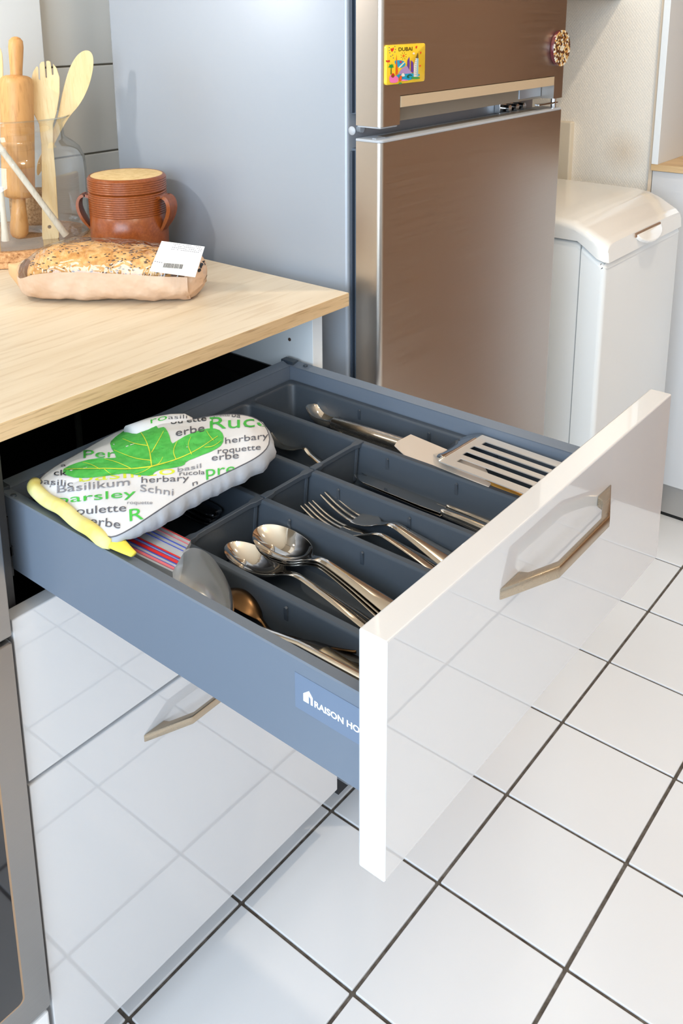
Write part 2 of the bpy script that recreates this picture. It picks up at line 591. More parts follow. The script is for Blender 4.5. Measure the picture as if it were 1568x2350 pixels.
wb = struct(obj('wall_back', bx(-2.45, 1.35, YW + .008, YW + .10, -.03, 2.5), M_wgrout))
zj = [0.80, 0.9745, 1.1345, 1.2945, 1.4545]
xj = [-.62, -.42, -.22, -.02, .18, .38]
for a, b in zip(zj, zj[1:]):
    for c, d in zip(xj, xj[1:]):
        obj('tile', bx(c + .001, d - .001, YW, YW + .010, a + .0016, b - .0016, bev=.0016), M_wtile, wb)
struct(obj('wall_right', bx(1.205, 1.30, .012, YW + .05, -.03, 2.5), M_wallp))
struct(obj('wall_far_right', bx(1.20, 1.70, -3.0, -.45, -.03, 2.5), M_brown))
wl = NB()
box(wl, -2.5, -2.42, -3.0, YW + .1, -.03, .60); box(wl, -2.5, -2.42, -3.0, YW + .1, 2.30, 2.5)
box(wl, -2.5, -2.42, -3.0, -1.98, .6, 2.3); box(wl, -2.5, -2.42, -.02, YW + .1, .6, 2.3)
struct(obj('wall_left', wl, M_white))
wf = NB()
box(wf, -2.5, -1.75, -3.05, -2.97, -.03, 2.5); box(wf, -.05, 1.7, -3.05, -2.97, -.03, 2.5); box(wf, -1.75, -.05, -3.05, -2.97, 2.15, 2.5)
struct(obj('wall_front', wf, M_beige))
struct(obj('ceiling', bx(-2.5, 1.7, -3.05, YW + .1, 2.5, 2.58), M_ceil))
# frame of the window in the left wall
w1 = NB()
for a in ((-1.98, -1.95, .60, 2.30), (-.05, -.02, .60, 2.30), (-1.95, -.05, .60, .62), (-1.95, -.05, 2.28, 2.30)):
    box(w1, -2.46, -2.42, a[0], a[1], a[2], a[3])
struct(obj('window_1', w1, M_white))
# pilaster box and the corner strip on the papered wall
struct(obj('trim_1', bx(1.185, 1.206, .214, .34, 0, .962, bev=.003), mat('cream_trim', rgb(226, 214, 194), .5)))
struct(obj('trim_2', bx(1.192, 1.206, .0085, .0165, 0, 2.2), mat('beech_strip', rgb(232, 212, 188), .6)))
# white board standing before the tiles
struct(obj('wall_panel', bx(-1.2, .0115, .632, .646, ZT, 1.75, bev=.001), M_white))


def down_spot(x, y, z, power, col, size, label, ang=150):
    t = thing('ceiling_spotlight', label, 'lamp', (x, y, z), 'recessed ceiling spotlights')
    b = NB(); lathe(b, [(.045, 0), (.045, -.006), (.036, -.008), (.034, 0)], (x, y, z), 24, closed=True)
    obj('trim_ring', b, M_mirror, t, True)
    b = NB(); lathe(b, [(0, -.002), (.034, -.002)], (x, y, z), 24)
    obj('bulb', b, M_lamp, t)
    l = bpy.data.lights.new('spot_bulb', 'SPOT')
    l.energy, l.color, l.shadow_soft_size, l.spot_size, l.spot_blend = power, col, size, math.radians(ang), .6
    o = bpy.data.objects.new('spot_bulb', l); COL.objects.link(o)
    o.location = (x, y, z - .03)


WARM = (1.0, .89, .75)
for x, y, pw, lbl_ in ((.45, -.58, 38, 'recessed ceiling spotlight in front of the washing machine'), (-.25, -.85, 2.5, 'recessed ceiling spotlight before the open drawer'), (-1.2, -1.2, 4.5, 'recessed ceiling spotlight near the window'), (.4, -1.9, 3, 'recessed ceiling spotlight near the brown wall')):
    down_spot(x, y, 2.5, pw, (1.0, .86, .68) if x > .42 else WARM, .03, lbl_)
# opal globe added unseen behind the camera to brighten ceiling and walls
pg = thing('added_globe_lamp', 'added opal globe under the ceiling, out of view, brightening the room', 'lamp', (-.55, -1.1, 2.2))
b = NB(); lathe(b, [(.09 * math.sin(math.pi * i / 16), 2.2 - .09 * math.cos(math.pi * i / 16)) for i in range(17)], (-.55, -1.1, 0), 24); obj('globe', b, M_lamp, pg, True)
b = NB(); tube(b, [(-.55, -1.1, 2.29), (-.55, -1.1, 2.5)], .006, 8); obj('rod', b, M_mirror, pg)
l = bpy.data.lights.new('added_globe_bulb', 'POINT'); l.energy, l.color, l.shadow_soft_size = 14, (1, .86, .68), .1
o = bpy.data.objects.new('added_globe_bulb', l); COL.objects.link(o); o.location = (-.55, -1.1, 2.32)
# cooker hood with its lamp, above the left end of the worktop (out of frame)
hd = thing('cooker_hood', 'steel cooker hood with a lamp over the worktop', 'hood', (-.85, .42, 1.46))
obj('hood_body', bx(-1.15, -.50, .16, YW - .02, 1.46, 1.58, bev=.004), M_steelo, hd)
b = NB(); lathe(b, [(0, 0), (.03, 0), (.03, .006), (0, .006)], (-.62, .50, 1.454), 20)
obj('lamp', b, M_lamp, hd)
l = bpy.data.lights.new('hood_bulb', 'SPOT'); l.energy, l.color, l.shadow_soft_size = 8, (1, .95, .9), .016
l.spot_size, l.spot_blend = math.radians(112), .7
o = bpy.data.objects.new('hood_bulb', l); COL.objects.link(o); o.location = (-.62, .50, 1.425); o.rotation_euler = (0, math.radians(-66), 0)

# ------------------------------------------------------------------ worktop
wt = tag(obj('worktop', bx(-1.6, -.0125, -.047, .2505, .8535, ZT, bev=.0008), M_oak), 'light oak worktop board along the front, above the drawers', 'worktop')
e = obj('edge_band', bx(-1.6, -.0125, -.0476, -.0466, .8540, ZT - .0006), M_oakedge, wt)
tag(obj('worktop_board', bx(-1.6, -.0125, .2512, YW, .8535, ZT - .0002, bev=.0008), M_oak), 'light oak worktop board behind the seam, under jar and crock', 'worktop')

# ------------------------------------------------------------------ base cabinet with the open drawer
cab = thing('base_cabinet', 'white gloss base cabinet with its top cutlery drawer pulled open', 'cabinet', ((X0 + X1) / 2, .25, 0))
YC = -.0140
b = bx(-.0476, -.0275, YC, .56, .105, .8530, bev=.0006)
obj('side_panel', b, M_carc, cab)
obj('side_panel', bx(X0, X0 + .0185, YC, .56, .105, .8530, bev=.0006), M_dark, cab)  # dark grey puts the shade of the recess into the panel colour
obj('bottom_panel', bx(X0 + .019, -.048, YC, .55, .105, .123), M_carc, cab)
obj('back_panel', bx(X0 + .019, -.048, .542, .552, .123, .85), M_black, cab)  # black stands in for the shade deep inside the cabinet
for zz in (.825,):
    b = NB(); lathe(b, [(0, .0), (.0024, .0), (.0024, .0006), (0, .0006)], (0, 0, 0), 16)
    bmesh.ops.transform(b, matrix=Matrix.Translation((-.0478, -.048 + .075, .800)) @ Matrix.Rotation(-math.pi / 2, 4, 'Y'), verts=b.verts)
    obj('screw_hole', b, mat('hole_brown', rgb(80, 62, 52), .9), cab)
for xr in (-.0635, -.5025):
    b = NB()
    box(b, xr, xr + .0145, YC + .004, .50, .712, .722); box(b, xr + (.012 if xr > -.3 else 0), xr + (.0145 if xr > -.3 else .0025), YC + .004, .50, .69, .755)
    box(b, xr + .001, xr + .0135, YC + .030, .50, .45, .7300)  # added black plate, darkens the inner side below the runner like shade
    obj('runner_and_shade_plate', b, M_black, cab)
# adjustable feet
for fx in (-.07, -.47):
    b = NB(); lathe(b, [(0, 0), (.024, 0), (.024, .010), (.014, .020), (.013, .105), (0, .105)], (fx, .045, .0), 24)
    box(b, fx + .014, fx + .030, .005, .012, .03, .105)
    obj('foot', b, M_lgrey, cab, True, .7)
# lower fronts


def handle_mesh(cx, yface, ztop):
    """arched bar handle lying in plan: pointed feet on the face, straight grip standing off"""
    o_ = [(-.1025, 0), (-.0475, -.0226), (.0475, -.0226), (.1025, 0), (.0725, 0), (.0690, -.0060), (.0640, -.0082), (.0412, -.0172), (-.0412, -.0172), (-.0640, -.0082), (-.0690, -.0060), (-.0725, 0)]
    b = NB(); prism(b, [(cx + x, yface + y) for x, y in o_], ztop - .0105, ztop, 'z', bev=.0012)
    return b


CX = (X0 + X1) / 2
f2 = obj('drawer_front', bx(X0, X1, YF, YF + TH - .003, .4740, .6629, bev=.0012), M_gloss, cab)
f3 = obj('drawer_front', bx(X0, X1, YF, YF + TH - .003, .0846, .4690, bev=.0012), M_gloss, cab)
obj('handle', handle_mesh(CX, YF, .4293), M_satin, f3, True, .5)
obj('handle', handle_mesh(CX, YF, .6235), M_satin, f2, True, .5)

# open drawer: shell of steel sides, back and base
XL0, XL1 = -.4985, -.4850            # left side outer / inner
XR0, XR1 = -.0690, -.0555            # right side inner / outer
ZR, ZRI, ZB = .777, .7735, .6958
YB0, YB1 = .008, .0215               # back inner / outer
YI = YD + TH                         # inner face of the front
dr = obj('drawer_box', bx(XL1 - .004, XR0 + .004, YI, YB0 + .003, ZB + .001, ZB + .009), M_anth, cab)
prof = [(XL0, ZB), (XL0, ZR - .0012), (XL0 + .0012, ZR), (XL1, ZRI), (XL1 - .0004, ZRI - .0012), (XL1 - .0004, ZB)]
b = NB(); prism(b, prof, YI, YB1, 'y'); obj('side', b, M_anth, dr)
prof = [(XR1, ZB), (XR1, ZR - .0012), (XR1 - .0012, ZR), (XR0, ZRI), (XR0 + .0004, ZRI - .0012), (XR0 + .0004, ZB)]
b = NB(); prism(b, prof, YI, YB1, 'y'); obj('side', b, M_anth, dr)
prof = [(YB0 + .0004, ZB), (YB0 + .0004, ZRI - .001), (YB0, ZRI - .0002), (YB1 - .001, ZR + .0006), (YB1, ZR), (YB1, ZB)]
b = NB(); prism(b, prof, XL1, XR0, 'x'); obj('back', b, M_anth, dr)
for xs in (XL0 + .0045, XR0 + .0075):
    b = NB(); lathe(b, [(0, .0016), (.0028, .0014), (.0032, 0), (.0026, 0)], (xs, -.013, ZR - .0012), 16)
    obj('rivet', b, M_tray, dr, True)
for xs in (XL0 + .001, XR0 + .0015):
    obj('corner_clip', bx(xs, xs + .011, YB0 - .004, YB1 + .004, ZR - .003, ZR + .0015, bev=.0006), M_tray, dr)
df = obj('drawer_front', bx(X0, X1, YD, YI, .6623, .8509, bev=.0013), M_gloss, dr)
obj('handle', handle_mesh(CX, YD, .8113), M_satin, dr, True, .5)
# maker's sticker on the left side
stk = obj('sticker', bx(XL0 - .0004, XL0, YI, -.3832, .7352, .7652), mat('blue_sticker', rgb(106, 121, 143), .42), dr)


def text_bm(txt, size=1.0, bold=0.0):
    c = bpy.data.curves.new('t', 'FONT'); c.body = txt; c.size = size; c.offset = bold
    c.resolution_u = 3
    o_ = bpy.data.objects.new('t', c); COL.objects.link(o_)
    dg = bpy.context.evaluated_depsgraph_get()
    me = bpy.data.meshes.new_from_object(o_.evaluated_get(dg))
    b_ = bmesh.new(); b_.from_mesh(me)
    bpy.data.objects.remove(o_); bpy.data.curves.remove(c); bpy.data.meshes.remove(me)
    bmesh.ops.triangulate(b_, faces=b_.faces)
    return b_


def extents(b_):
    xs = [v.co.x for v in b_.verts]; ys = [v.co.y for v in b_.verts]
    return min(xs), max(xs), min(ys), max(ys)


def print_text(name, txt, fn, material, parent, bold=0.0, xh=False):
    """fn(s, t) -> world point; s 0..1 along the word, t 0..1 over capital height"""
    b_ = text_bm(txt, 1.0, bold)
    x0, x1, y0, y1 = extents(b_)
    bmesh.ops.subdivide_edges(b_, edges=[e for e in b_.edges if e.calc_length() > .18], cuts=1)
    cap = .70
    for v in b_.verts:
        v.co = fn((v.co.x - x0) / (x1 - x0), v.co.y / cap)
    return obj(name, b_, material, parent)


M_wink = mat('white_print', rgb(246, 248, 250), .5)
print_text('print', 'RAISON HOME', lambda s, t: Vector((XL0 - .0006, -.4020 - s * .0515, .7450 + t * .0052)), M_wink, stk, .03)
b = NB()
prism(b, [(-.3915, .7448), (-.3915, .7512), (-.3968, .7556), (-.4004, .7512), (-.4004, .7448), (-.3985, .7448), (-.3985, .7500), (-.3965, .7515), (-.3965, .7448)], XL0 - .0007, XL0 - .0004, 'x')
obj('emblem', b, M_wink, stk)

# ------------------------------------------------------------------ cutlery tray
tr = thing('cutlery_tray', 'anthracite plastic cutlery tray with five long compartments inside the open drawer', 'tray', (-.277, -.22, .705))
ZTT, ZTB = .755, .706
TY0, TY1 = YI + .006, YB0 - .0025
TX0, TX1 = XL1 + .0015, XR0 - .0015
divs = [-.157, -.2435, -.3195, -.4235]
cells = []
edges = [TX1 - .008] + sum([[d + .0045, d - .0045] for d in divs], []) + [TX0 + .005]
for i in range(5):
    cells.append((edges[2 * i + 1], edges[2 * i]))
CY0, CY1 = TY0 + .008, TY1 - .008


def cell_mesh(b, x0, x1, y0, y1, zt, zb, slope=.006, r=.010):
    """one drawn pocket with rounded corners and sloping walls"""
    rings = []
    for z, ins, rr in ((zt, -.0016, r), (zt - .0010, -.0004, r), (zt - .003, .0004, r), (zb + .008, slope - .001, r), (zb + .0025, slope + .0018, r * .8), (zb, slope + .008, r * .6)):
        P_ = rrect(x0 + ins, x1 - ins, y0 + ins, y1 - ins, max(rr - max(ins, 0) * .2, .003), 5)
        rings.append([b.verts.new((x, y, z)) for x, y in P_])
    n = len(rings[0])
    for A, B in zip(rings, rings[1:]):
        for k in range(n):
            b.faces.new((A[k], A[(k + 1) % n], B[(k + 1) % n], B[k]))
    b.faces.new(rings[-1])
    return rings[0]


b = NB()
tops = [cell_mesh(b, x0, x1, CY0, CY1, ZTT, ZTB) for x0, x1 in cells]
# flat rim joining the pockets
rim_e = []
for R_ in tops:
    n = len(R_)
    for k in range(n):
        rim_e.append(b.edges.get((R_[k], R_[(k + 1) % n])))
ov = [b.verts.new((x, y, ZTT)) for x, y in rrect(TX0, TX1, TY0, TY1, .004, 3)]
ol = [b.edges.new((ov[k], ov[(k + 1) % len(ov)])) for k in range(len(ov))]
bmesh.ops.triangle_fill(b, use_beauty=True, use_dissolve=False, edges=rim_e + ol)
lo = [b.verts.new((v.co.x, v.co.y, ZTT - .006)) for v in ov]
for k in range(len(ov)):
    b.faces.new((ov[k], ov[(k + 1) % len(ov)], lo[(k + 1) % len(ov)], lo[k]))
me_ = bpy.data.meshes.new('tray_body'); b.to_mesh(me_); b.free()
o = bpy.data.objects.new('tray_body', me_); COL.objects.link(o); me_.materials.append(M_tray)
for p in me_.polygons: p.use_smooth = True
sharp_edges(me_, .6)
o.parent = tr; o.matrix_parent_inverse = Matrix.Translation(-tr.location)
# cross dividers clipped between the long ridges
for (x0, x1), yy in zip(cells[1:4], (-.1800, -.1795, -.1780)):
    b = NB()
    pts = [(x0 - .0045, ZTT + .0016), (x1 + .0045, ZTT + .0016), (x1 - .001, ZTT - .001), (x1 - .006, ZTB + .004), (x0 + .006, ZTB + .004), (x0 + .001, ZTT - .001)]
    prism(b, [(x0 + .0015, ZTT - .004), (x1 - .0015, ZTT - .004), (x1 - .0075, ZTB + .004), (x0 + .0075, ZTB + .004)], yy - .001, yy + .001, 'y')
    w = x1 - x0
    pl = [(x0 - .004, yy - .0042), (x0 + .007, yy - .0042), (x0 + .012, yy - .0022), (x1 - .012, yy - .0022), (x1 - .007, yy - .0042), (x1 + .004, yy - .0042),
          (x1 + .004, yy + .0042), (x1 - .007, yy + .0042), (x1 - .012, yy + .0022), (x0 + .012, yy + .0022), (x0 + .007, yy + .0042), (x0 - .004, yy + .0042)]
    prism(b, pl, ZTT - .004, ZTT + .0016, 'z', bev=.0005, seg=1)
    for xx in (x0 + .0045, x1 - .0045):
        tube(b, [(xx, yy, ZTT - .003), (xx + (.0045 if xx < (x0 + x1) / 2 else -.0045), yy, ZTB + .006)], .0030, 8)
    obj('cross_divider', b, M_tray, tr, True, .5)
# guide ribs on the pocket walls, shared mesh
rb = None
for ci, (x0, x1) in enumerate(cells):
    for yy in (-.118, -.222, -.312, -.395):
        if ci in (1, 2, 3) and yy > -.15: continue
        if rb is None:
            b = NB(); prism(b, [(0, 0), (.0015, -.0012), (.0022, -.012), (0, -.034), (-.0022, -.012), (-.0015, -.0012)], -.0018, .0004, 'x', bev=0)
            rb = obj('guide_rib', b, M_tray, None); rb.parent = tr; r_ = rb
        else:
            r_ = rb.copy(); COL.objects.link(r_); r_.parent = tr
        r_.location = Vector((x1 - .0022, yy, ZTT - .005)) - tr.location
        r_.rotation_euler = (0, -.12, 0)

# ------------------------------------------------------------------ refrigerator
FX0, FX1, FY = .020, .534, -.0745
fr = thing('refrigerator', 'tall silver refrigerator with brushed steel doors beside the worktop', 'refrigerator', (.277, .2, 0))
b = bx(FX0, FX1, -.0195, .462, .04, 1.545, bev=.005, seg=3)
obj('cabinet_body', b, M_silver, fr, True, .6)
obj('base_plinth', bx(FX0 + .01, FX1 - .01, .01, .45, 0, .04), M_dark, fr)
# gaskets behind the doors
obj('gasket', bx(FX0 + .010, FX1 - .010, -.034, -.019, 1.10, 1.53), M_gasket, fr)
obj('gasket', bx(FX0 + .010, FX1 - .010, -.034, -.019, .09, 1.055), M_gasket, fr)
b = NB()
for k in (0, 1):
    box(b, FX0 + .004 + .004 * k, FX0 + .012, -.0245 - .006 * k, -.0215 - .006 * k, .09, 1.052)
    box(b, FX0 + .004 + .004 * k, FX0 + .012, -.0245 - .006 * k, -.0215 - .006 * k, 1.102, 1.53)
obj('gasket_lip', b, mat('gasket_dark', rgb(58, 68, 82), .45), fr)


def door(z0, z1):
    P_ = []
    r = .0075
    for cx, sgn in ((FX0 + r, 1), (FX1 - r, -1)):
        for k in range(7):
            a = math.radians(180 + 90 * k / 6) if sgn == 1 else math.radians(270 + 90 * k / 6)
            P_.append((cx + r * math.cos(a), FY + r + r * math.sin(a)))
    P_ += [(FX1, -.034), (FX0, -.034)]
    return P_


# upper door: front skin with the notch for the grip recess
zt0, zt1 = 1.0872, 1.54
RX0, RX1, RZ = .0605, .497, 1.1245
ud = NB()
dp = door(0, 0)
# left and right cheeks and the main panel above the recess
prism(ud, dp, RZ, zt1, 'z')
cheekL = [p for p in dp if p[0] < .2]
cheekL = [p for p in dp[:7]] + [(RX0, FY), (RX0, -.034), (FX0, -.034)]
prism(ud, cheekL, zt0, RZ, 'z')
cheekR = [(RX1, FY)] + dp[7:14] + [(FX1, -.034), (RX1, -.034)]
prism(ud, cheekR, zt0, RZ, 'z')
udo = obj('upper_door', ud, M_steelf, fr, True, .5)
obj('grip_recess', bx(RX0, RX1, -.050, -.034, zt0, RZ), mat('recess_grey', rgb(150, 140, 126), .4), udo)
prof = [(FY - .0006, RZ - .001), (FY - .0006, 1.1095), (FY + .0035, 1.1085), (-.060, RZ - .001)]
b = NB(); prism(b, prof, RX0 + .0015, RX1 - .0015, 'x'); obj('grip_bar', b, brushed('grip_steel', rgb(228, 208, 176), .4, 0, .05, metal=.45), udo)  # pale cream base stands in for reflected ceiling light
obj('lower_lip', bx(FX0 + .001, RX0 - .003, FY + .002, -.036, zt0 - .0022, zt0, bev=.0006), M_lgrey, udo)
obj('recess_end', bx(RX1 - .075, RX1 - .001, -.052, -.049, zt0 + .003, RZ - .014, bev=.001), M_silver, udo)
# lower door
ld = NB(); prism(ld, dp, .085, 1.0668, 'z')
ldo = obj('lower_door', ld, M_steelf, fr, True, .5)
cap_p = [(x, y + .0007) for x, y in dp]
b = NB(); prism(b, cap_p, 1.0668, 1.0704, 'z', bev=.0008); obj('door_cap', b, M_lgrey, ldo, True, .5)
obj('cap_groove', bx(.05, FX1 - .06, -.058, -.046, 1.0700, 1.0712, bev=.0004), mat('groove_brown', rgb(120, 110, 98), .5), ldo)
obj('cap_stop', bx(.026, .046, -.062, -.056, 1.0704, 1.0716), M_lgrey, ldo)
# middle hinge
b = NB()
box(b, .46, .528, -.068, -.060, 1.0775, 1.0805, bev=.0006); tube(b, [(.519, -.064, 1.070), (.519, -.064, 1.090)], .0045, 12)
box(b, .40, .47, -.030, -.0195, 1.068, 1.084, bev=.001)
obj('hinge', b, M_mirror, fr)
for k, x in enumerate((.415, .44, .463)):
    b = NB(); tube(b, [(x, -.030, 1.076), (x, -.040, 1.076)], .0055, 14)
    obj('hinge_screw', b, M_mirror, fr, True, .6)
for yy, xx in ((-.0265, FX0 - .0002),):
    b = NB(); lathe(b, [(0, .0022), (.0045, .0014), (.0058, 0)], (0, 0, 0), 20)
    bmesh.ops.transform(b, matrix=Matrix.Translation((FX0 + .001, yy, 1.0795)) @ Matrix.Rotation(-math.pi / 2, 4, 'Y'), verts=b.verts)
    obj('screw_cap', b, M_lgrey, fr, True)
b = NB(); tube(b, [(FX0 + .024, -.0195, 1.0795), (FX0 + .024, -.026, 1.0795)], .005, 14); obj('screw_cap', b, M_lgrey, fr, True, .6)

# ------------------------------------------------------------------ fridge magnets
MY = FY - .0045
mg = thing('souvenir_magnet', 'yellow rectangular souvenir magnet with painted towers on the steel door', 'magnet', (.067, FY, 1.165))
b = NB()
t = bmesh.new(); N_ = 14
MX0, MX1, MZ0, MZ1 = .0242, .1105, 1.1398, 1.1893
prism(b, rrect(MX0, MX1, MZ0, MZ1, .0035, 4), FY, MY, 'y', bev=.0012)
obj('plate', b, mat('yellow_enamel', rgb(243, 196, 42), .15, coat=.8, var=(40, rgb(248, 208, 60), .2)), mg, True, .6)


def mp(u, v):
    return ony(u, v, MY)


def mpoly(name, pts, col, k=1, off=.0003):
    P_ = chaikin([Vector((x, y, 0)) for x, y in pts], k) if k else [Vector((x, y, 0)) for x, y in pts]
    b_ = bmesh.new()
    vs = [b_.verts.new(mp(860 + p.x * 140 / 1568., 80 + p.y * 140 / 1568.) - Vector((0, off, 0))) for p in P_]
    bmesh.ops.triangle_fill(b_, use_beauty=True, edges=[b_.edges.new((vs[i], vs[(i + 1) % len(vs)])) for i in range(len(vs))])
    return obj(name, b_, mat('enamel_%d_%d_%d' % col, rgb(*col), .3), mg)


def heart(cx, cy, w, h):
    return [(cx, cy + h), (cx - w, cy), (cx - w * .8, cy - h * .7), (cx - w * .2, cy - h * .6), (cx, cy - h * .3), (cx + w * .3, cy - h), (cx + w * .9, cy - h * .9), (cx + w, cy - h * .1)]


mpoly('painted_sky', [(500, 690), (540, 650), (700, 655), (770, 690), (800, 770), (740, 830), (640, 860), (560, 800)], (36, 160, 200))
mpoly('painted_stripe', [(600, 840), (740, 700), (775, 705), (640, 850)], (236, 226, 190), 0, .0005)
mpoly('painted_dome', [(590, 1015), (690, 870), (820, 790), (890, 900), (960, 985), (800, 1000)], (172, 140, 190), 0, .0005)
mpoly('painted_tower', [(832, 650), (885, 560), (895, 760), (885, 900), (830, 790)], (104, 58, 148), 0, .0007)
mpoly('painted_tower', [(925, 650), (985, 710), (990, 980), (920, 940)], (104, 58, 148), 0, .0007)
mpoly('painted_sea', [(545, 1050), (600, 1015), (980, 985), (1150, 1010), (1160, 1040), (1000, 1120), (900, 1165), (690, 1175), (600, 1090)], (24, 158, 196), 1, .0004)
mpoly('painted_sail_tower', [(1040, 600), (1110, 600), (1105, 1085), (990, 1085), (995, 800)], (236, 232, 222), 0, .0009)
mpoly('painted_sail_tower', [(1075, 600), (1112, 600), (1100, 1085), (1060, 1085)], (150, 190, 204), 0, .0011)
mpoly('painted_spire', [(1100, 470), (1114, 470), (1116, 600), (1050, 600)], (110, 84, 50), 0, .0006)
mpoly('painted_islet', [(900, 1090), (1000, 1070), (1150, 1090), (1140, 1130), (960, 1138)], (66, 150, 72), 1, .0013)
mpoly('painted_wave', [(810, 1060), (870, 1010), (940, 1020), (960, 1060), (900, 1040), (860, 1070), (900, 1110), (830, 1110)], (16, 96, 74), 1, .0007)
mpoly('painted_minaret', [(552, 480), (570, 760), (590, 940), (570, 1030), (530, 1020), (530, 940)], (226, 96, 30), 0, .0007)
mpoly('painted_palm', [(340, 830), (380, 790), (360, 760), (420, 770), (435, 735), (450, 770), (490, 760), (460, 800), (495, 830), (440, 840), (420, 890), (400, 840)], (26, 150, 66), 0, .0006)
mpoly('painted_trunk', [(410, 880), (430, 880), (428, 1010), (404, 1010)], (70, 80, 40), 0, .0005)
mpoly('painted_camel', [(360, 1100), (400, 1020), (470, 1050), (560, 1060), (600, 1100), (600, 1190), (540, 1230), (450, 1235), (380, 1220)], (240, 120, 180), 1, .0008)
mpoly('painted_camel_head', [(400, 1060), (440, 990), (500, 1010), (490, 1090), (440, 1100)], (150, 70, 30), 1, .0010)
mpoly('painted_saddle', [(420, 1000), (470, 980), (490, 1030), (430, 1040)], (214, 36, 44), 1, .0012)
mpoly('painted_figure', [(620, 1060), (660, 1030), (690, 1090), (660, 1190), (610, 1210)], (228, 92, 30), 1, .0012)
mpoly('painted_shore', [(690, 1140), (900, 1165), (700, 1190), (670, 1170)], (236, 130, 190), 1, .0009)
mpoly('painted_base', [(600, 1230), (680, 1220), (680, 1260), (600, 1270)], (60, 160, 76), 1, .0012)
mpoly('painted_boat', [(650, 1050), (700, 970), (740, 1000), (760, 1060), (700, 1075)], (232, 222, 206), 1, .0014)
mpoly('painted_sun', [(715, 505), (765, 505), (768, 570), (718, 575)], (236, 120, 34), 1, .0004)
mpoly('painted_moon', [(970, 470), (1005, 440), (1035, 480), (1010, 505), (975, 500)], (238, 224, 200), 1, .0004)
for a in ((445, 385, 45, 62), (1068, 318, 24, 40), (1165, 800, 20, 28), (1180, 462, 18, 34)):
    mpoly('painted_heart', heart(*a), (226, 58, 40), 1, .0004)
mpoly('painted_birds', [(275, 650), (330, 660), (385, 640), (390, 700), (340, 705), (290, 700)], (220, 70, 44), 1, .0004)
mpoly('painted_kite', [(610, 680), (690, 670), (690, 700), (650, 740), (640, 700)], (214, 40, 70), 1, .0008)
for a in range(8):
    ca, sa = math.cos(a * math.pi / 4 + .3), math.sin(a * math.pi / 4 + .3)
    q = [(740 + ca * 50 - sa * 5, 540 + sa * 62 + ca * 5), (740 + ca * 82 - sa * 4, 540 + sa * 100 + ca * 4), (740 + ca * 82 + sa * 4, 540 + sa * 100 - ca * 4), (740 + ca * 50 + sa * 5, 540 + sa * 62 - ca * 5)]
    mpoly('painted_ray', q, (90, 60, 20), 0, .0004)
for (x, y) in ((370, 325), (515, 300), (530, 375), (370, 400), (515, 440), (383, 460), (458, 520), (412, 550), (478, 595)):
    mpoly('painted_dot', [(x - 12, y - 10), (x + 12, y - 12), (x + 10, y + 12), (x - 10, y + 10)], (74, 64, 120), 1, .0004)
for k in range(9):
    yy = 640 + k * 48
    mpoly('painted_band', [(1000 + (8 - k) * 3, yy), (1062, yy - 14), (1062, yy - 4), (1000 + (8 - k) * 3, yy + 10)], (150, 130, 110), 0, .0012)


def dub(s, t):
    a = Vector((610, 420)); bb = Vector((965, 400)); u_ = a.lerp(bb, s) + Vector((0, -96)) * t
    return mp(860 + u_.x * 140 / 1568., 80 + u_.y * 140 / 1568.) - Vector((0, .0005, 0))


print_text('lettering', 'DUBAI', dub, mat('dark_enamel', rgb(52, 40, 16), .3), mg, .012)

rm = thing('round_magnet', 'round mosaic magnet with a dark red rim on the steel door', 'magnet', (.5045, FY, 1.169))
b = NB(); prism(b, [(.5045 + .0295 * math.cos(a * math.pi / 18), 1.1690 + .0285 * math.sin(a * math.pi / 18)) for a in range(36)], FY, FY - .0065, 'y', bev=.0012)
obj('disc', b, mat('red_rim', rgb(92, 24, 36), .25, coat=.6), rm, True, .6)
b = NB()
cols = [rgb(226, 196, 140), rgb(112, 72, 44), rgb(236, 226, 204), rgb(84, 48, 30), rgb(206, 150, 84)]
chips = [NB() for _ in cols]
for ring in range(1, 9):
    n = 6 * ring
    for k in range(n):
        a = 2 * math.pi * (k + .3 * ring) / n; r = ring * .0034
        x, z = .5045 + r * math.cos(a), 1.169 + r * math.sin(a)
        c_ = random.choice(chips) if ring > 1 else chips[2]
        s_ = .0016
        box(c_, x - s_, x + s_, FY - .0074, FY - .0062, z - s_, z + s_)
for c_, cc in zip(chips, cols):
    o = obj('mosaic_chips', c_, mat('chip_%d' % cols.index(cc), cc, .25), rm); o['kind'] = 'stuff'

# ------------------------------------------------------------------ washing machine
wm = thing('washing_machine', 'cream top-loading washing machine between refrigerator and papered wall', 'washing machine', (.899, .2, 0))
WX0, WX1, WY0, WY1 = .699, 1.098, -.1, .50


def washer_outline(z):
    return rrect(WX0, WX1, WY0, WY1, .022, 5)


# body with sloping shoulder towards the front
side_prof = [(WY1, .02), (WY1, .797), (-.043, .797), (-.062, .783), (-.085, .767), (WY0 + .004, .7625), (WY0, .755), (WY0, .02)]
b = NB(); prism(b, side_prof, WX0, WX1, 'x', bev=.010, seg=3)
obj('body', b, M_enamb, wm, True, .8)
obj('side_seam', bx(WX0 - .0004, WX0 + .002, -.0495, -.0480, .03, .796), mat('seam_grey', rgb(150, 154, 156), .6), wm)
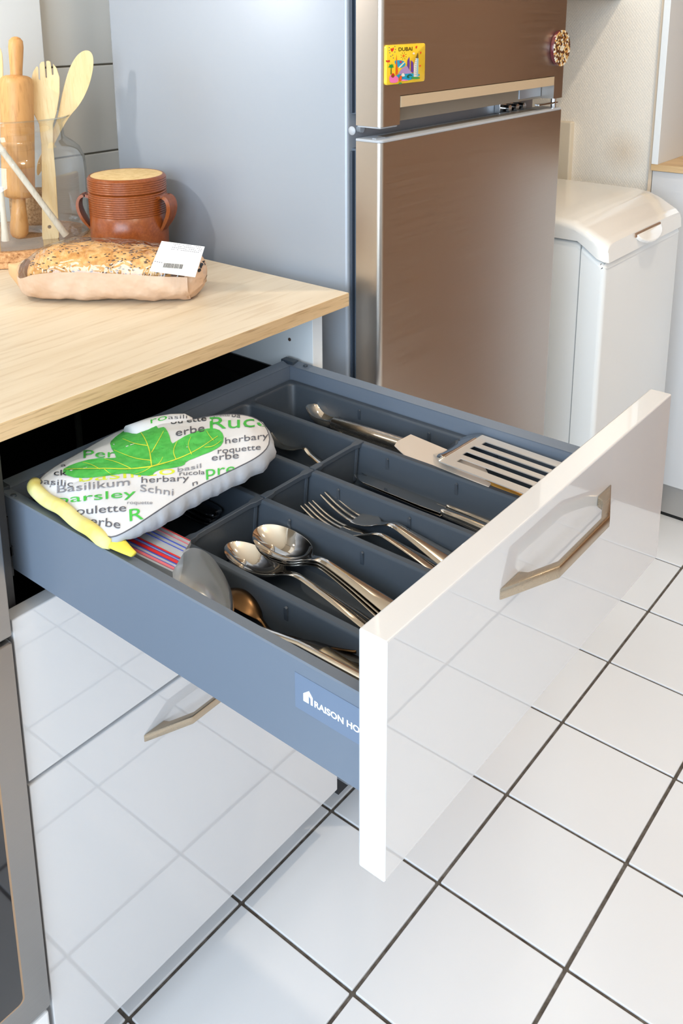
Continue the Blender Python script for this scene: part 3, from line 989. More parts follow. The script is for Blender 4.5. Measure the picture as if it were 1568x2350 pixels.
# lid: follows the shoulder, rounded top falling to the front
lb = NB()
topc = [(.46, .8415), (.10, .8415), (.00, .8405), (-.03, .8360), (-.055, .8260), (-.075, .8150), (-.092, .8070), (-.100, .8000)]
botc = [(.46, .8005), (.10, .8005), (.00, .8005), (-.041, .8005), (-.058, .7895), (-.082, .7720), (-.096, .7665), (-.1035, .7655)]
rows = []
for k in range(len(topc)):
    pass
tb = []
NL = 28
for k in range(NL + 1):
    s = k / NL * (len(topc) - 1)
    i = min(int(s), len(topc) - 2); t_ = s - i
    T = Vector(topc[i]).lerp(Vector(topc[i + 1]), t_); B_ = Vector(botc[i]).lerp(Vector(botc[i + 1]), t_)
    tb.append((T, B_))
loops = []
for T, B_ in tb:
    prof = []
    W_ = (WX1 - WX0) / 2 + .002; cx = (WX0 + WX1) / 2
    r_ = .022
    rf = max(.004, .028 * max(0, 1 - 0))
    dy = max(0, (-.072 - T.x)) / .030
    ins = .010 * dy * dy
    prof.append((-W_ + ins, B_)); prof.append((-W_ + ins, B_.lerp(T, .55)))
    for a in range(0, 91, 18):
        aa = math.radians(a); prof.append((-W_ + ins + r_ * (1 - math.cos(aa)), Vector((T.x, T.y - .014 * (1 - math.sin(aa))))))
    prof.append((0, T + Vector((0, .002))))
    for a in range(90, -1, -18):
        aa = math.radians(a); prof.append((W_ - ins - r_ * (1 - math.cos(aa)), Vector((T.x, T.y - .014 * (1 - math.sin(aa))))))
    prof.append((W_ - ins, B_.lerp(T, .55))); prof.append((W_ - ins, B_))
    loops.append([lb.verts.new((cx + x, p.x, p.y)) for x, p in prof])
for A, B_ in zip(loops, loops[1:]):
    n = len(A)
    for k in range(n):
        lb.faces.new((A[k], A[(k + 1) % n], B_[(k + 1) % n], B_[k]))
lb.faces.new(loops[0]); lb.faces.new(loops[-1][::-1])
lid = obj('lid', lb, M_enam, wm, True, .7)
# shallow pressed panel on the front slope and the grip
b = NB()
hp = []
for a in range(0, 181, 15):
    aa = math.radians(a)
    hp.append((.898 + .066 * math.cos(aa) * (1 if a < 90 else .92), -.105 - .027 * math.sin(aa)))
prism(b, hp, .789, .799, 'z', bev=.003, seg=3)
bmesh.ops.transform(b, matrix=Matrix.Translation((.898, -.1, .795)) @ Matrix.Rotation(math.radians(52), 4, 'X') @ Matrix.Translation((-.898, .104, -.795)), verts=b.verts)
obj('lid_grip', b, M_enam, lid, True, .6)
obj('lid_slot', bx(.832, .964, -.1032, -.0995, .7905, .7985), mat('slot_brown', rgb(150, 120, 96), .7), lid)
obj('bottom_trim', bx(WX0 + .01, WX1 - .01, WY0 + .01, WY1 - .02, 0, .02), M_dark, wm)

# ------------------------------------------------------------------ right hand unit with oak top and niche
ru = thing('side_cabinet', 'white low cabinet with a grey plinth beside the washing machine', 'cabinet', (1.4, -.8, 0))
obj('front_panel', bx(1.188, 1.206, -.44, .006, .092, .8650, bev=.001), M_gloss, ru)
obj('carcass', bx(1.207, 1.60, -.44, .005, .09, .866), M_carc, ru)
obj('plinth', bx(1.2016, 1.216, -.44, .004, .010, .090), mat('grey_plinth', rgb(176, 172, 168), .4, metal=.3), ru)
obj('plinth_gap', bx(1.205, 1.21, -.44, .002, .0, .011), M_black, ru)  # black bar drawn for the shade in the gap under the plinth
tag(obj('shelf_top', bx(1.181, 1.61, -.44, .0085, .8664, .8815, bev=.0008), M_oak2), 'oak shelf top with a thick edge on the white side cabinet', 'worktop')
nu = thing('niche_unit', 'tall white open niche unit standing on the oak shelf top', 'shelf unit', (1.4, -.8, .8815))
obj('side_panel', bx(1.181, 1.60, -.0075, .0075, .8815, 2.2, bev=.0006), M_carc, nu)
obj('back_panel', bx(1.585, 1.60, -.44, -.008, .8815, 2.2), M_brown, nu)
obj('top_panel', bx(1.181, 1.60, -.44, -.008, 2.18, 2.2), M_carc, nu)
# wall cupboard over the washing machine
uc = thing('wall_cupboard', 'white wall cupboard above the washing machine, only its underside edge showing', 'cupboard', (.87, .3, 1.25))
obj('body', bx(.56, 1.203, .132, YW - .02, 1.2495, 1.95, bev=.001), mat('cupboard_tan', rgb(196, 168, 132), .6), uc)
obj('door', bx(.562, 1.201, .114, .131, 1.2515, 1.948, bev=.001), M_carc, uc)

# ------------------------------------------------------------------ oven left of the cabinet
ov_ = thing('oven', 'brushed steel built-in oven with black glass door left of the drawers', 'oven', (-.83, .2, .1))
OX1 = -.5262
obj('control_panel', bx(-1.12, OX1, -.0420, -.018, .6510, .842, bev=.0018, seg=3), M_steelo, ov_, True, .6)
b = NB(); prism(b, rrect(-1.12, OX1 - .0008, .1880, .6462, .004, 4), -.0420, -.018, 'y', bev=.0016)
od = obj('oven_door', b, M_steelo, ov_, True, .6)
b = NB(); prism(b, rrect(-1.09, -.5578, .2262, .62, .006, 4), -.0428, -.0418, 'y'); obj('glass', b, M_glassb, od)
b = NB(); prism(b, rrect(-1.0925, -.5553, .2237, .6225, .007, 4), -.0424, -.0410, 'y'); obj('glass_trim', b, mat('copper_line', rgb(190, 160, 130), .4, metal=.6), od)
obj('housing', bx(-1.12, -.529, -.017, .52, .19, .85), M_dark, ov_)
oc = thing('oven_base_drawer', 'white drawer front under the oven beside the floor', 'drawer', (-.83, .2, .08))
obj('drawer_front', bx(-1.12, -.5275, YF - .001, YF + TH - .002, .0846, .1768, bev=.0025), M_edge, oc)

# ------------------------------------------------------------------ cutlery
def strip_mesh(b_, L, n, hw, zc, sag, thick, m_=9, x0=0.0):
    """ribbon-like solid: half width hw(x), centre height zc(x), sag(x) dips the middle (negative = crown)"""
    top, bot = [], []
    for i in range(n + 1):
        s = i / n
        s = .5 - .5 * math.cos(math.pi * s) if True else s
        x = x0 + s * (L - x0)
        w, z, d = hw(x), zc(x), sag(x)
        tr_, br_ = [], []
        for k in range(m_):
            t = -1 + 2 * k / (m_ - 1)
            zz = z - d * (1 - t * t)
            th = thick(x) * (.35 + .65 * (1 - t ** 4))
            tr_.append(b_.verts.new((x, t * w, zz))); br_.append(b_.verts.new((x, t * w * .985, zz - th)))
        top.append(tr_); bot.append(br_)
    for i in range(n):
        for k in range(m_ - 1):
            b_.faces.new((top[i][k], top[i + 1][k], top[i + 1][k + 1], top[i][k + 1]))
            b_.faces.new((bot[i][k], bot[i][k + 1], bot[i + 1][k + 1], bot[i + 1][k]))
        b_.faces.new((top[i][0], bot[i][0], bot[i + 1][0], top[i + 1][0]))
        b_.faces.new((top[i][-1], top[i + 1][-1], bot[i + 1][-1], bot[i][-1]))
    b_.faces.new([v for v in top[0]] + [v for v in bot[0][::-1]])
    b_.faces.new([v for v in top[-1][::-1]] + [v for v in bot[-1]])
    return b_


def spoon_bm(L=.205, bl=.072, bw=.0210, depth=.0115, nw=.0038, ew=.0098, arch=.012, thick=.0019, hook=0):
    def hw(x):
        if x < bl:
            q = x / bl
            e_ = bw * (max(0, 1 - (2 * q - 1) ** 2) ** .5) * (1 + .13 * (0.5 - q))
            return max(e_, .0006 if q < .5 else nw) if q < .5 else max(e_, nw)
        q = (x - bl) / (L - bl)
        w = nw + (ew - nw) * smoothstep(.05, .95, q) ** 1.3
        end = (L - x) / .012
        if end < 1: w *= max(.05, math.sqrt(max(0, 1 - (1 - end) ** 2)))
        return w

    def zc(x):
        q = x / L
        return sinterp([(0, depth + .003), (bl * .5 / L, depth + .0015), (bl / L, depth + .004), (bl * 1.22 / L, depth + .0085), (.55, arch + depth * .55), (.8, depth * .55 + arch * .5), (1, .006)], q)

    def sag(x):
        if x < bl:
            q = x / bl
            return depth * max(0, 1 - (2 * q - 1) ** 2) ** .8
        return -.0011 * smoothstep(bl, bl * 1.2, x)
    b_ = NB(); strip_mesh(b_, L, 60, hw, zc, sag, lambda x: thick * (1.0 if x < bl else 1.35), 13)
    return b_


def fork_bm(L=.200, tl=.048, hl=.078, bw=.0125, nw=.0034, ew=.0100):
    def zc(x):
        return sinterp([(0, .0175), (tl * .5 / L, .0085), (tl / L, .0055), (hl / L, .0105), (hl * 1.25 / L, .0175), (.6, .0155), (.82, .0095), (1, .005)], x / L)

    def hw(x):
        if x < hl:
            q = (x - tl) / (hl - tl)
            return nw + (bw - nw) * max(0, 1 - q ** 2.2) ** .6
        q = (x - hl) / (L - hl)
        w = nw + (ew - nw) * smoothstep(.05, .95, q) ** 1.3
        end = (L - x) / .012
        if end < 1: w *= max(.05, math.sqrt(max(0, 1 - (1 - end) ** 2)))
        return w
    b_ = NB(); strip_mesh(b_, L, 44, hw, zc, lambda x: -.0010 * smoothstep(hl, hl * 1.2, x), lambda x: .0020, 7, x0=tl)
    for k in range(4):
        yc = (-.75 + .5 * k) * bw
        pts, rad = [], []
        for i in range(9):
            x = tl + .004 - (tl + .004) * i / 8
            pts.append((x, yc * (1 - .04 * i / 8), zc(max(x, 0)) - .0009)); r_ = .0021 - .0009 * i / 8
            rad.append((r_, .0011 - .0005 * i / 8))
        tube(b_, pts, rad, 8, True)
    return b_


def knife_bm(L=.215, bl=.118, bw=.0098):
    b_ = NB()

    def hw(x):
        q = x / bl
        return max(.0008, bw * min(1, (max(q, 0) / .16) ** .55)) * (1 - .18 * smoothstep(.8, 1, q)) if x < bl else 0
    strip_mesh(b_, bl + .004, 24, lambda x: hw(min(x, bl - 1e-5)), lambda x: .0058, lambda x: 0, lambda x: .0016, 5)
    pts, rad = [], []
    for i in range(14):
        q = i / 13; x = bl + (L - bl) * q
        w = sinterp([(0, .0052), (.12, .0058), (.3, .0056), (.7, .0078), (.93, .0096), (1, .0060)], q)
        pts.append((x, 0, .0052)); rad.append((w, min(.0046, .0034 + .0016 * q)))
    tube(b_, pts, rad, 14, True)
    return b_


def place(name, bm_, p, q, material, label, cat, group=None, roll=0, up=(0, 0, 1), sub=1):
    """put a tool with its tip at p, pointing so that its handle runs towards q"""
    M_ = frame(p, q, up, roll)
    o_ = obj(name, bm_, material, None, True, .9)
    o_.matrix_world = M_
    if sub:
        sm = o_.modifiers.new('smooth', 'SUBSURF'); sm.levels = sm.render_levels = sub
    tag(o_, label, cat, group)
    return o_


FZ = ZTB + .0006
# tablespoons nested in the fourth pocket
for k in range(3):
    p = onz(593 + 3 * k, 1210 + 5 * k, .7440 - .0062 * k); q = onz(878 - 12 * k, 1392 + 8 * k, .7330 - .006 * k)
    p.z -= .0135; q.z -= .0065
    place('tablespoon', spoon_bm(), p, q + Vector((.002 * k, 0, 0)), M_chrome,
          ('topmost polished tablespoon of the nested pile beside a lone spoon', 'middle tablespoon of the nested pile of three', 'lowest tablespoon of the nested pile, on the tray floor')[k], 'spoon', 'nested tablespoons in the tray', roll=.10)
p = onz(522, 1248, .731); q = onz(843, 1437, .720); p.z -= .0135; q.z -= .009
place('tablespoon', spoon_bm(bw=.0200), p, q, M_chrome, 'single polished tablespoon lying by itself next to the nested spoons', 'spoon', roll=-.06)
# forks in the third pocket
for k, (u, v, uu, vv, z) in enumerate(((700, 1150, 985, 1308, .7400), (752, 1119, 1008, 1288, .7450), (754, 1121, 1018, 1283, .7400), (756, 1123, 1030, 1278, .7350))):
    p = onz(u, v, z); q = onz(uu, vv, z - .012)
    p.z -= .0185; q.z -= .004
    place('dinner_fork', fork_bm(), p, q, M_chrome, ('topmost dinner fork of the stack, farthest from the knives', 'second dinner fork of the stack of four', 'third dinner fork of the stack of four', 'lowest dinner fork of the stack, on the knife side')[k], 'fork', 'stacked dinner forks in the tray', roll=(-.10, .12, .12, .12)[k])
# knives in the second pocket
for k, (u, v, uu, vv, z, rl) in enumerate(((812, 1092, 1112, 1214, .7250, -.10), (826, 1084, 1118, 1200, .7190, -.25), (822, 1096, 1100, 1216, .713, 0))):
    p = onz(u, v, z); q = onz(uu, vv, z)
    place('table_knife', knife_bm(), p - Vector((0, 0, .004)), q - Vector((0, 0, .004)), M_chrome, ('polished table knife lying on top in the knife pocket', 'table knife tilted against the pocket wall beside the serving spoon', 'table knife lying flat on the pocket floor under the others')[k], 'knife', 'table knives in the tray', roll=rl)
# teaspoon behind the cross divider of that pocket
p = onz(630, 990, .7290); q = onz(727, 1062, .7215); p.z -= .010; q.z -= .0055
place('teaspoon', spoon_bm(L=.135, bl=.054, bw=.0165, depth=.008, nw=.0028, ew=.0065, arch=.008), p, q, M_chrome, 'small teaspoon beside the fingertip of the oven mitt', 'spoon', roll=.12)
# black handled knives in the back of the fourth pocket
for k in range(3):
    p = onz(503 - 6 * k, 1180 + 10 * k, .732 - .008 * k); q = onz(385 - 6 * k, 1120 + 10 * k, .732 - .008 * k)
    b = NB()
    pts = [(.13 * i / 12, 0, 0) for i in range(13)]
    rad = [(sinterp([(0, .0075), (.06, .0108), (.4, .0095), (.8, .0075), (1, .006)], i / 12), .0038) for i in range(13)]
    tube(b, pts, rad, 14)
    place('dessert_knife', b, p, p + (q - p).normalized() * .1, mat('dark_polished', rgb(150, 152, 156), .12, metal=1), ('topmost dark shiny knife handle under the grey edge of the mitt', 'middle dark knife handle in the pile under the mitt', 'lowest dark knife handle in the pile under the mitt')[k], 'knife', 'knife handles under the mitt')
# serving spoon with a tubular handle in the first pocket
ss = thing('serving_spoon', 'steel serving spoon with a thick tubular handle in the outer pocket', 'spoon', onz(740, 950, .706))
A_ = onz(711, 930, .738); H0 = onz(768, 972, .738); H1 = onz(925, 1022, .742)
b = spoon_bm(L=.075, bl=.058, bw=.020, depth=.013, nw=.006, ew=.006, arch=.004)
M_ = frame(A_ - Vector((0, 0, .014)), H0 - Vector((0, 0, .018)), roll=-.25)
bmesh.ops.transform(b, matrix=M_, verts=b.verts)
obj('bowl', b, M_chrome, ss, True, .9)
b = NB(); d_ = (H1 - H0).normalized()
tube(b, [H0 - d_ * .003, H0, H0 + d_ * .05, H0 + d_ * .1, H0 + d_ * .17, H0 + d_ * .19], [.0066, .0082, .0086, .0090, .0090, .007], 20)
obj('grip', b, brushed('satin_tube', rgb(200, 190, 178), .26, 1, .08), ss, True, .6)
# cake server
cs = thing('cake_server', 'flat steel cake server with an amber handle lying across the serving spoon', 'cake server', onz(1010, 1060, .755))
pl = [(905, 1022), (912, 1012), (943, 996), (1110, 1066), (1131, 1104), (1122, 1117), (928, 1044)]
zc_ = [.7565, .7575, .7600, .7600, .7570, .7555, .7545]
b = NB()
T_ = [b.verts.new(onz(u, v, z)) for (u, v), z in zip(pl, zc_)]
B_ = [b.verts.new(onz(u, v, z) - Vector((0, 0, .0013))) for (u, v), z in zip(pl, zc_)]
b.faces.new(T_); b.faces.new(B_[::-1])
for i in range(len(pl)): b.faces.new((T_[i], B_[i], B_[(i + 1) % len(pl)], T_[(i + 1) % len(pl)]))
bmesh.ops.bevel(b, geom=b.edges[:], offset=.0004, segments=1, affect='EDGES')
obj('blade', b, mat('blade_steel', rgb(226, 214, 202), .38, metal=.55), cs)
h0 = onz(1124, 1106, .7545); h1 = onz(1215, 1146, .752)
b = NB(); d_ = (h1 - h0).normalized()
tube(b, [h0 - d_ * .004, h0 + d_ * .01, h0 + d_ * .05, h0 + d_ * .085, h0 + d_ * .10], [(.0045, .0025), (.006, .004), (.007, .0045), (.0075, .005), (.004, .003)], 14)
obj('grip', b, mat('amber_handle', rgb(206, 152, 72), .2, metal=.6), cs, True, .7)
# slotted turner
st = thing('slotted_turner', 'slotted steel turner with a curled neck reaching under the drawer front', 'turner', onz(1150, 1060, .76))
ZS = .7640
ta, tb_, tc_, td_ = onz(1108, 998, ZS), onz(1330, 1062, ZS), onz(1262, 1150, ZS), onz(1120, 1090, ZS)
ax = (tb_ - ta).normalized(); ax.z = 0; ax = Vector((-.05, -1, 0)).normalized(); sx = Vector((-1, .05, 0)).normalized()
TL, TW = .125, .084
b = NB()
slots = [(.012, .021), (.029, .038), (.046, .055), (.063, .072)]
sl0 = [.012, .008, .010, .014]
cuts = [0] + [c for s_ in slots for c in s_] + [TW]
# bars between slots plus the solid strip joining them
def slab(b_, s0, s1, l0, l1):
    P_ = [ta + sx * s0 + ax * l0, ta + sx * s1 + ax * l0, ta + sx * s1 + ax * l1, ta + sx * s0 + ax * l1]
    U = [b_.verts.new(p_) for p_ in P_]; D = [b_.verts.new(p_ - Vector((0, 0, .0011))) for p_ in P_]
    b_.faces.new(U); b_.faces.new(D[::-1])
    for i in range(4): b_.faces.new((U[i], D[i], D[(i + 1) % 4], U[(i + 1) % 4]))
for i in range(0, len(cuts) - 1, 2):
    slab(b, cuts[i], cuts[i + 1], 0, TL)
for (s0, s1), l_ in zip(slots, sl0):
    slab(b, s0, s1, 0, l_)
obj('blade', b, brushed('turner_steel', rgb(226, 222, 218), .36, 1, .05, metal=.6), st)
b = NB()
n_ = 10
R0, R1 = [], []
for i in range(n_ + 1):
    a = i / n_
    cur = ta + ax * (-.034 * a) + Vector((0, 0, .0002 - .018 * a * a))
    w0 = .000 + .022 * a; w1 = .084 - .030 * a
    r_ = []
    for k in range(7):
        s_ = k / 6; r_.append(b.verts.new(cur + sx * (w0 + (w1 - w0) * s_) + Vector((0, 0, -.006 * a * (1 - (2 * s_ - 1) ** 2)))))
    R0.append(r_)
for i in range(n_):
    for k in range(6): b.faces.new((R0[i][k], R0[i][k + 1], R0[i + 1][k + 1], R0[i + 1][k]))
o = obj('neck', b, M_chrome, st, True); sd = o.modifiers.new('t', 'SOLIDIFY'); sd.thickness = .0012; sd.offset = 0
# ladle lying on its side in the left pocket, and its neighbours
lad = thing('ladle', 'large scratched steel serving ladle leaning on the left rim of the tray', 'ladle', onz(480, 1330, .72))
LA = onz(428, 1246, .7680); LB = onz(562, 1411, .7770); LC = onz(822, 1548, .7650)
b = spoon_bm(L=.128, bl=.118, bw=.027, depth=.021, nw=.006, ew=.006, arch=.004, thick=.0016)
M_ = frame(LA, LB, roll=1.0) @ Matrix.Translation((0, -.017, -.0225))
bmesh.ops.transform(b, matrix=M_, verts=b.verts)
obj('bowl', b, M_steelw, lad, True, .9)
b = NB(); d_ = (LC - LB).normalized()
LH = M_ @ Vector((.112, 0, .024))
tube(b, [LH, LH + (LB - LH) * .6 + d_ * .016, LB + d_ * .05, LB + d_ * .09, LB + d_ * .118], [(.0040, .0016), (.0030, .0014), (.0028, .0014), (.0032, .0015), (.0034, .0015)], 10)
obj('grip', b, M_chrome, lad, True, .7)
p = onz(510, 1298, .758); q = onz(700, 1420, .745); p.z -= .014
place('serving_scoop', spoon_bm(L=.15, bl=.052, bw=.016, depth=.013, nw=.003, ew=.005), p, q, mat('steel_brown_reflection', rgb(96, 72, 48), .32, metal=1), 'steel scoop half hidden behind the ladle, coloured with its brown reflection', 'scoop', roll=2.6)  # brown base stands in for what the steel bowl reflects
pe = thing('peeler', 'peeler with a thick steel handle and black blade guard in the left pocket', 'peeler', onz(740, 1500, .72))
h0 = onz(735, 1497, .734); h1 = onz(838, 1568, .732); d_ = (h1 - h0).normalized()
b = NB(); tube(b, [h0, h0 + d_ * .004, h0 + d_ * .03, h0 + d_ * .062], [.004, .0068, .0075, .0075], 16)
obj('grip', b, brushed('peeler_steel', rgb(178, 160, 132), .3, 1, .08), pe, True, .6)
g0 = onz(672, 1470, .735); g1 = onz(822, 1518, .735)
b = NB(); tube(b, [g0, g0.lerp(g1, .3), g0.lerp(g1, .7), g0.lerp(g1, 1.1)], [(.002, .002), (.006, .004), (.006, .004), (.005, .004)], 12)
obj('guard', b, M_handle, pe, True, .7)
# pack of zip bags
zb = thing('zip_bag_pack', 'stack of clear zip bags with red and blue seals under the mitt', 'plastic bags', onz(365, 1255, .74))
ZZ = .7635
q4 = [(318, 1182), (438, 1240), (396, 1312), (272, 1252)]
b = NB(); NG = 8
grid = []
for i in range(NG + 1):
    row = []
    for k in range(NG + 1):
        a, c = i / NG, k / NG
        top_ = Vector(q4[0]).lerp(Vector(q4[1]), a); bot_ = Vector(q4[3]).lerp(Vector(q4[2]), a)
        p2 = top_.lerp(bot_, c)
        p_ = onz(p2.x, p2.y, ZZ + .0022 * math.sin(3.1 * c) - .004 * a * a)
        row.append(p_)
    grid.append(row)
bvz = []
V_ = [[b.verts.new(p_) for p_ in row] for row in grid]
W_ = [[b.verts.new(p_ - Vector((0, 0, .030))) for p_ in row] for row in grid]
for i in range(NG):
    for k in range(NG):
        b.faces.new((V_[i][k], V_[i + 1][k], V_[i + 1][k + 1], V_[i][k + 1])); b.faces.new((W_[i][k], W_[i][k + 1], W_[i + 1][k + 1], W_[i + 1][k]))
    b.faces.new((V_[i][0], W_[i][0], W_[i + 1][0], V_[i + 1][0])); b.faces.new((V_[i][NG], V_[i + 1][NG], W_[i + 1][NG], W_[i][NG]))
    b.faces.new((V_[0][i], V_[0][i + 1], W_[0][i + 1], W_[0][i])); b.faces.new((V_[NG][i], W_[NG][i], W_[NG][i + 1], V_[NG][i + 1]))
obj('bag_stack', b, mat('cloudy_film', rgb(206, 212, 222), .22, spec=.6, trans=.35, ior=1.1, bump=(50, .3, .002)), zb, True, .8)


def zstrip(c0, c1, material, name, h=.0007, a0=0, a1=1):
    b_ = NB(); rows_ = []
    for i in range(9):
        a = a0 + (a1 - a0) * i / 8
        r_ = []
        for c in (c0, c1):
            top_ = Vector(q4[0]).lerp(Vector(q4[1]), a); bot_ = Vector(q4[3]).lerp(Vector(q4[2]), a); p2 = top_.lerp(bot_, c)
            p_ = onz(p2.x, p2.y, ZZ + .0022 * math.sin(3.1 * c) - .004 * a * a)
            r_ += [b_.verts.new(p_ + Vector((0, 0, h))), b_.verts.new(p_)]
        rows_.append(r_)
    for A, B in zip(rows_, rows_[1:]):
        b_.faces.new((A[0], A[2], B[2], B[0])); b_.faces.new((A[0], B[0], B[1], A[1])); b_.faces.new((A[2], A[3], B[3], B[2]))
    b_.faces.new((rows_[0][0], rows_[0][1], rows_[0][3], rows_[0][2])); b_.faces.new((rows_[-1][0], rows_[-1][2], rows_[-1][3], rows_[-1][1]))
    obj(name, b_, material, zb)


M_pink = mat('pink_line', rgb(212, 110, 122), .5)
for c0, c1, mm in ((.02, .035, M_red), (.13, .145, M_pink), (.25, .268, M_blue), (.36, .37, M_blue), (.56, .60, M_red), (.61, .62, M_blue), (.66, .67, M_blue), (.68, .76, M_red), (.77, .785, M_blue), (.86, .875, M_blue), (.88, .95, M_pink)):
    zstrip(c0, c1, mm, 'seal_strip')

# ------------------------------------------------------------------ oven mitt
mt = thing('oven_mitt', 'white quilted oven mitt printed with a green leaf and herb names, across the drawer', 'oven mitt', onz(330, 1090, .776))
seam_px = [(78, 1118), (92, 1096), (130, 1068), (182, 1040), (225, 1014), (270, 990), (322, 972), (372, 968), (430, 966), (478, 956), (530, 950), (576, 955), (606, 972), (620, 1002), (617, 1026), (592, 1050), (536, 1078), (466, 1110), (406, 1144), (346, 1184), (298, 1216), (262, 1234), (240, 1232), (205, 1206), (160, 1174), (110, 1140)]
ZM = .7970
spx = resample(chaikin([Vector((x, y, 0)) for x, y in seam_px], 2), 110)
seam = [onz(p.x, p.y, .7845 + .0125 * smoothstep(170, 400, p.x)) for p in spx]
sfac = [.22 + .78 * smoothstep(225, 400, p.x) for p in spx]
sp0, sp1 = onz(195, 1122, .7880), onz(555, 1018, ZM)


def spine(p):
    d_ = sp1 - sp0; t_ = max(0, min(1, (p - sp0).dot(d_) / d_.length_squared))
    return sp0 + d_ * t_, t_


KR = 12


def mitt_pt(p, k):
    s_, t_ = spine(p)
    q = p.lerp(s_, k)
    bul = (.0125 + .0035 * math.sin(t_ * 3)) * (1 - (1 - k) ** 2.2)
    wr = .0016 * noise.noise(q * 38) * min(1, k * 3) + .0011 * noise.noise(q * 95) * min(1, k * 4)
    quil = -.0012 * max(0, 1 - abs(((q.x * .8 + q.y) * 26) % 1 - .5) * 9) * min(1, k * 3)
    return Vector((q.x, q.y, q.z + bul + wr + quil))


b = NB()
rings = [[b.verts.new(mitt_pt(p, k / KR)) for p in seam] for k in range(KR)]
n = len(seam)
for A, B in zip(rings, rings[1:]):
    for i in range(n): b.faces.new((A[i], A[(i + 1) % n], B[(i + 1) % n], B[i]))
last = [b.verts.new(mitt_pt(p, .985)) for p in seam]
for i in range(n): b.faces.new((rings[-1][i], rings[-1][(i + 1) % n], last[(i + 1) % n], last[i]))
bmesh.ops.remove_doubles(b, verts=last, dist=.004)
es = [e_ for e_ in b.edges if e_.is_boundary and (e_.verts[0].co.z > .8005)]
if es: bmesh.ops.holes_fill(b, edges=es, sides=200)
bmesh.ops.triangulate(b, faces=[f_ for f_ in b.faces if len(f_.verts) > 4])
top_bvh = BVHTree.FromBMesh(b)
obj('top_cloth', b, M_cloth, mt, True)
# padded side under the seam
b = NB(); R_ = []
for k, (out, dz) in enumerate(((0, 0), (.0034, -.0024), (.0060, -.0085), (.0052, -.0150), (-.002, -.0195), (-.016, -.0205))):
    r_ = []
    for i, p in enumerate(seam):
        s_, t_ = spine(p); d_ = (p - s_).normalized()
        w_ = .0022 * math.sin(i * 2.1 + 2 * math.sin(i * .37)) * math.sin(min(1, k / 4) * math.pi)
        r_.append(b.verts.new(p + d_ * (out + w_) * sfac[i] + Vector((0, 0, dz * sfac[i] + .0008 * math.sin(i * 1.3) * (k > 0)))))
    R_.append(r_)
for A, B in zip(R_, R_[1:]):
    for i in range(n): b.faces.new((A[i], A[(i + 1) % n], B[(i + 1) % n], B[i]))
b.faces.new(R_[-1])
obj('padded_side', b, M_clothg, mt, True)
b = NB()
seam_vis = [p for p in seam]
tube(b, [p + Vector((0, 0, .0003)) for p in seam] + [seam[0]], .00055, 6, False)
obj('seam_stitch', b, M_ink2, mt, True)
# thumb behind
b = NB()
tp_ = [onz(u, v, ZM + .004) for u, v in ((300, 990), (350, 972), (395, 962), (425, 957), (441, 957))]
tube(b, [p - Vector((0, 0, .004)) for p in tp_], [(.014, .010), (.014, .010), (.012, .009), (.009, .007), (.003, .003)], 16)
thumb_bvh = BVHTree.FromBMesh(b)
obj('thumb', b, M_cloth, mt, True)
# yellow cuff binding
cp = [onz(u, v, .7845) for u, v in ((80, 1110), (76, 1122), (92, 1136), (130, 1160), (172, 1190), (214, 1222), (243, 1243), (252, 1246))]
cp = resample(chaikin(cp, 2, False), 26, False)
b = NB(); tube(b, [p + Vector((0, 0, .0012 * math.sin(i * .7))) for i, p in enumerate(cp)], [(.0066, .0066)] * 24 + [(.0055, .006), (.004, .005)], 14)
obj('cuff_binding', b, M_yellow, mt, True)
cp = [onz(u, v, .7815) for u, v in ((246, 1234), (262, 1242), (284, 1258), (306, 1272))]
cp = resample(chaikin(cp, 2, False), 12, False)
b = NB(); tube(b, cp, [(.0112 - .0007 * i, .0042 - .0002 * i) for i in range(12)], 12)
obj('lower_cuff', b, mat('yellow_binding', rgb(240, 222, 84), .8, bump=(300, .2, .0006)), mt, True)


def decal(name, px, material, parent, bvh, off=.0005, k=0, cuts=2, poly_only=True):
    P_ = chaikin([Vector((x, y, 0)) for x, y in px], k) if k else [Vector((x, y, 0)) for x, y in px]
    b_ = bmesh.new()
    vs = [b_.verts.new(p_) for p_ in P_]
    ed = [b_.edges.new((vs[i], vs[(i + 1) % len(vs)])) for i in range(len(vs))]
    bmesh.ops.triangle_fill(b_, use_beauty=True, edges=ed)
    for _ in range(cuts):
        bmesh.ops.subdivide_edges(b_, edges=[e_ for e_ in b_.edges if e_.calc_length() > 9], cuts=1)
        bmesh.ops.triangulate(b_, faces=b_.faces)
    return project(name, b_, material, parent, bvh, off)


def project(name, b_, material, parent, bvh, off):
    dead = []
    for v in b_.verts:
        d_ = ray(v.co.x, v.co.y).normalized()
        h = bvh.ray_cast(CAM, d_)
        if h[0] is None:
            dead.append(v); continue
        nn = h[1] if h[1].dot(d_) < 0 else -h[1]
        v.co = h[0] + nn * off - d_ * off * .5
    bmesh.ops.delete(b_, geom=dead, context='VERTS')
    return obj(name, b_, material, parent)


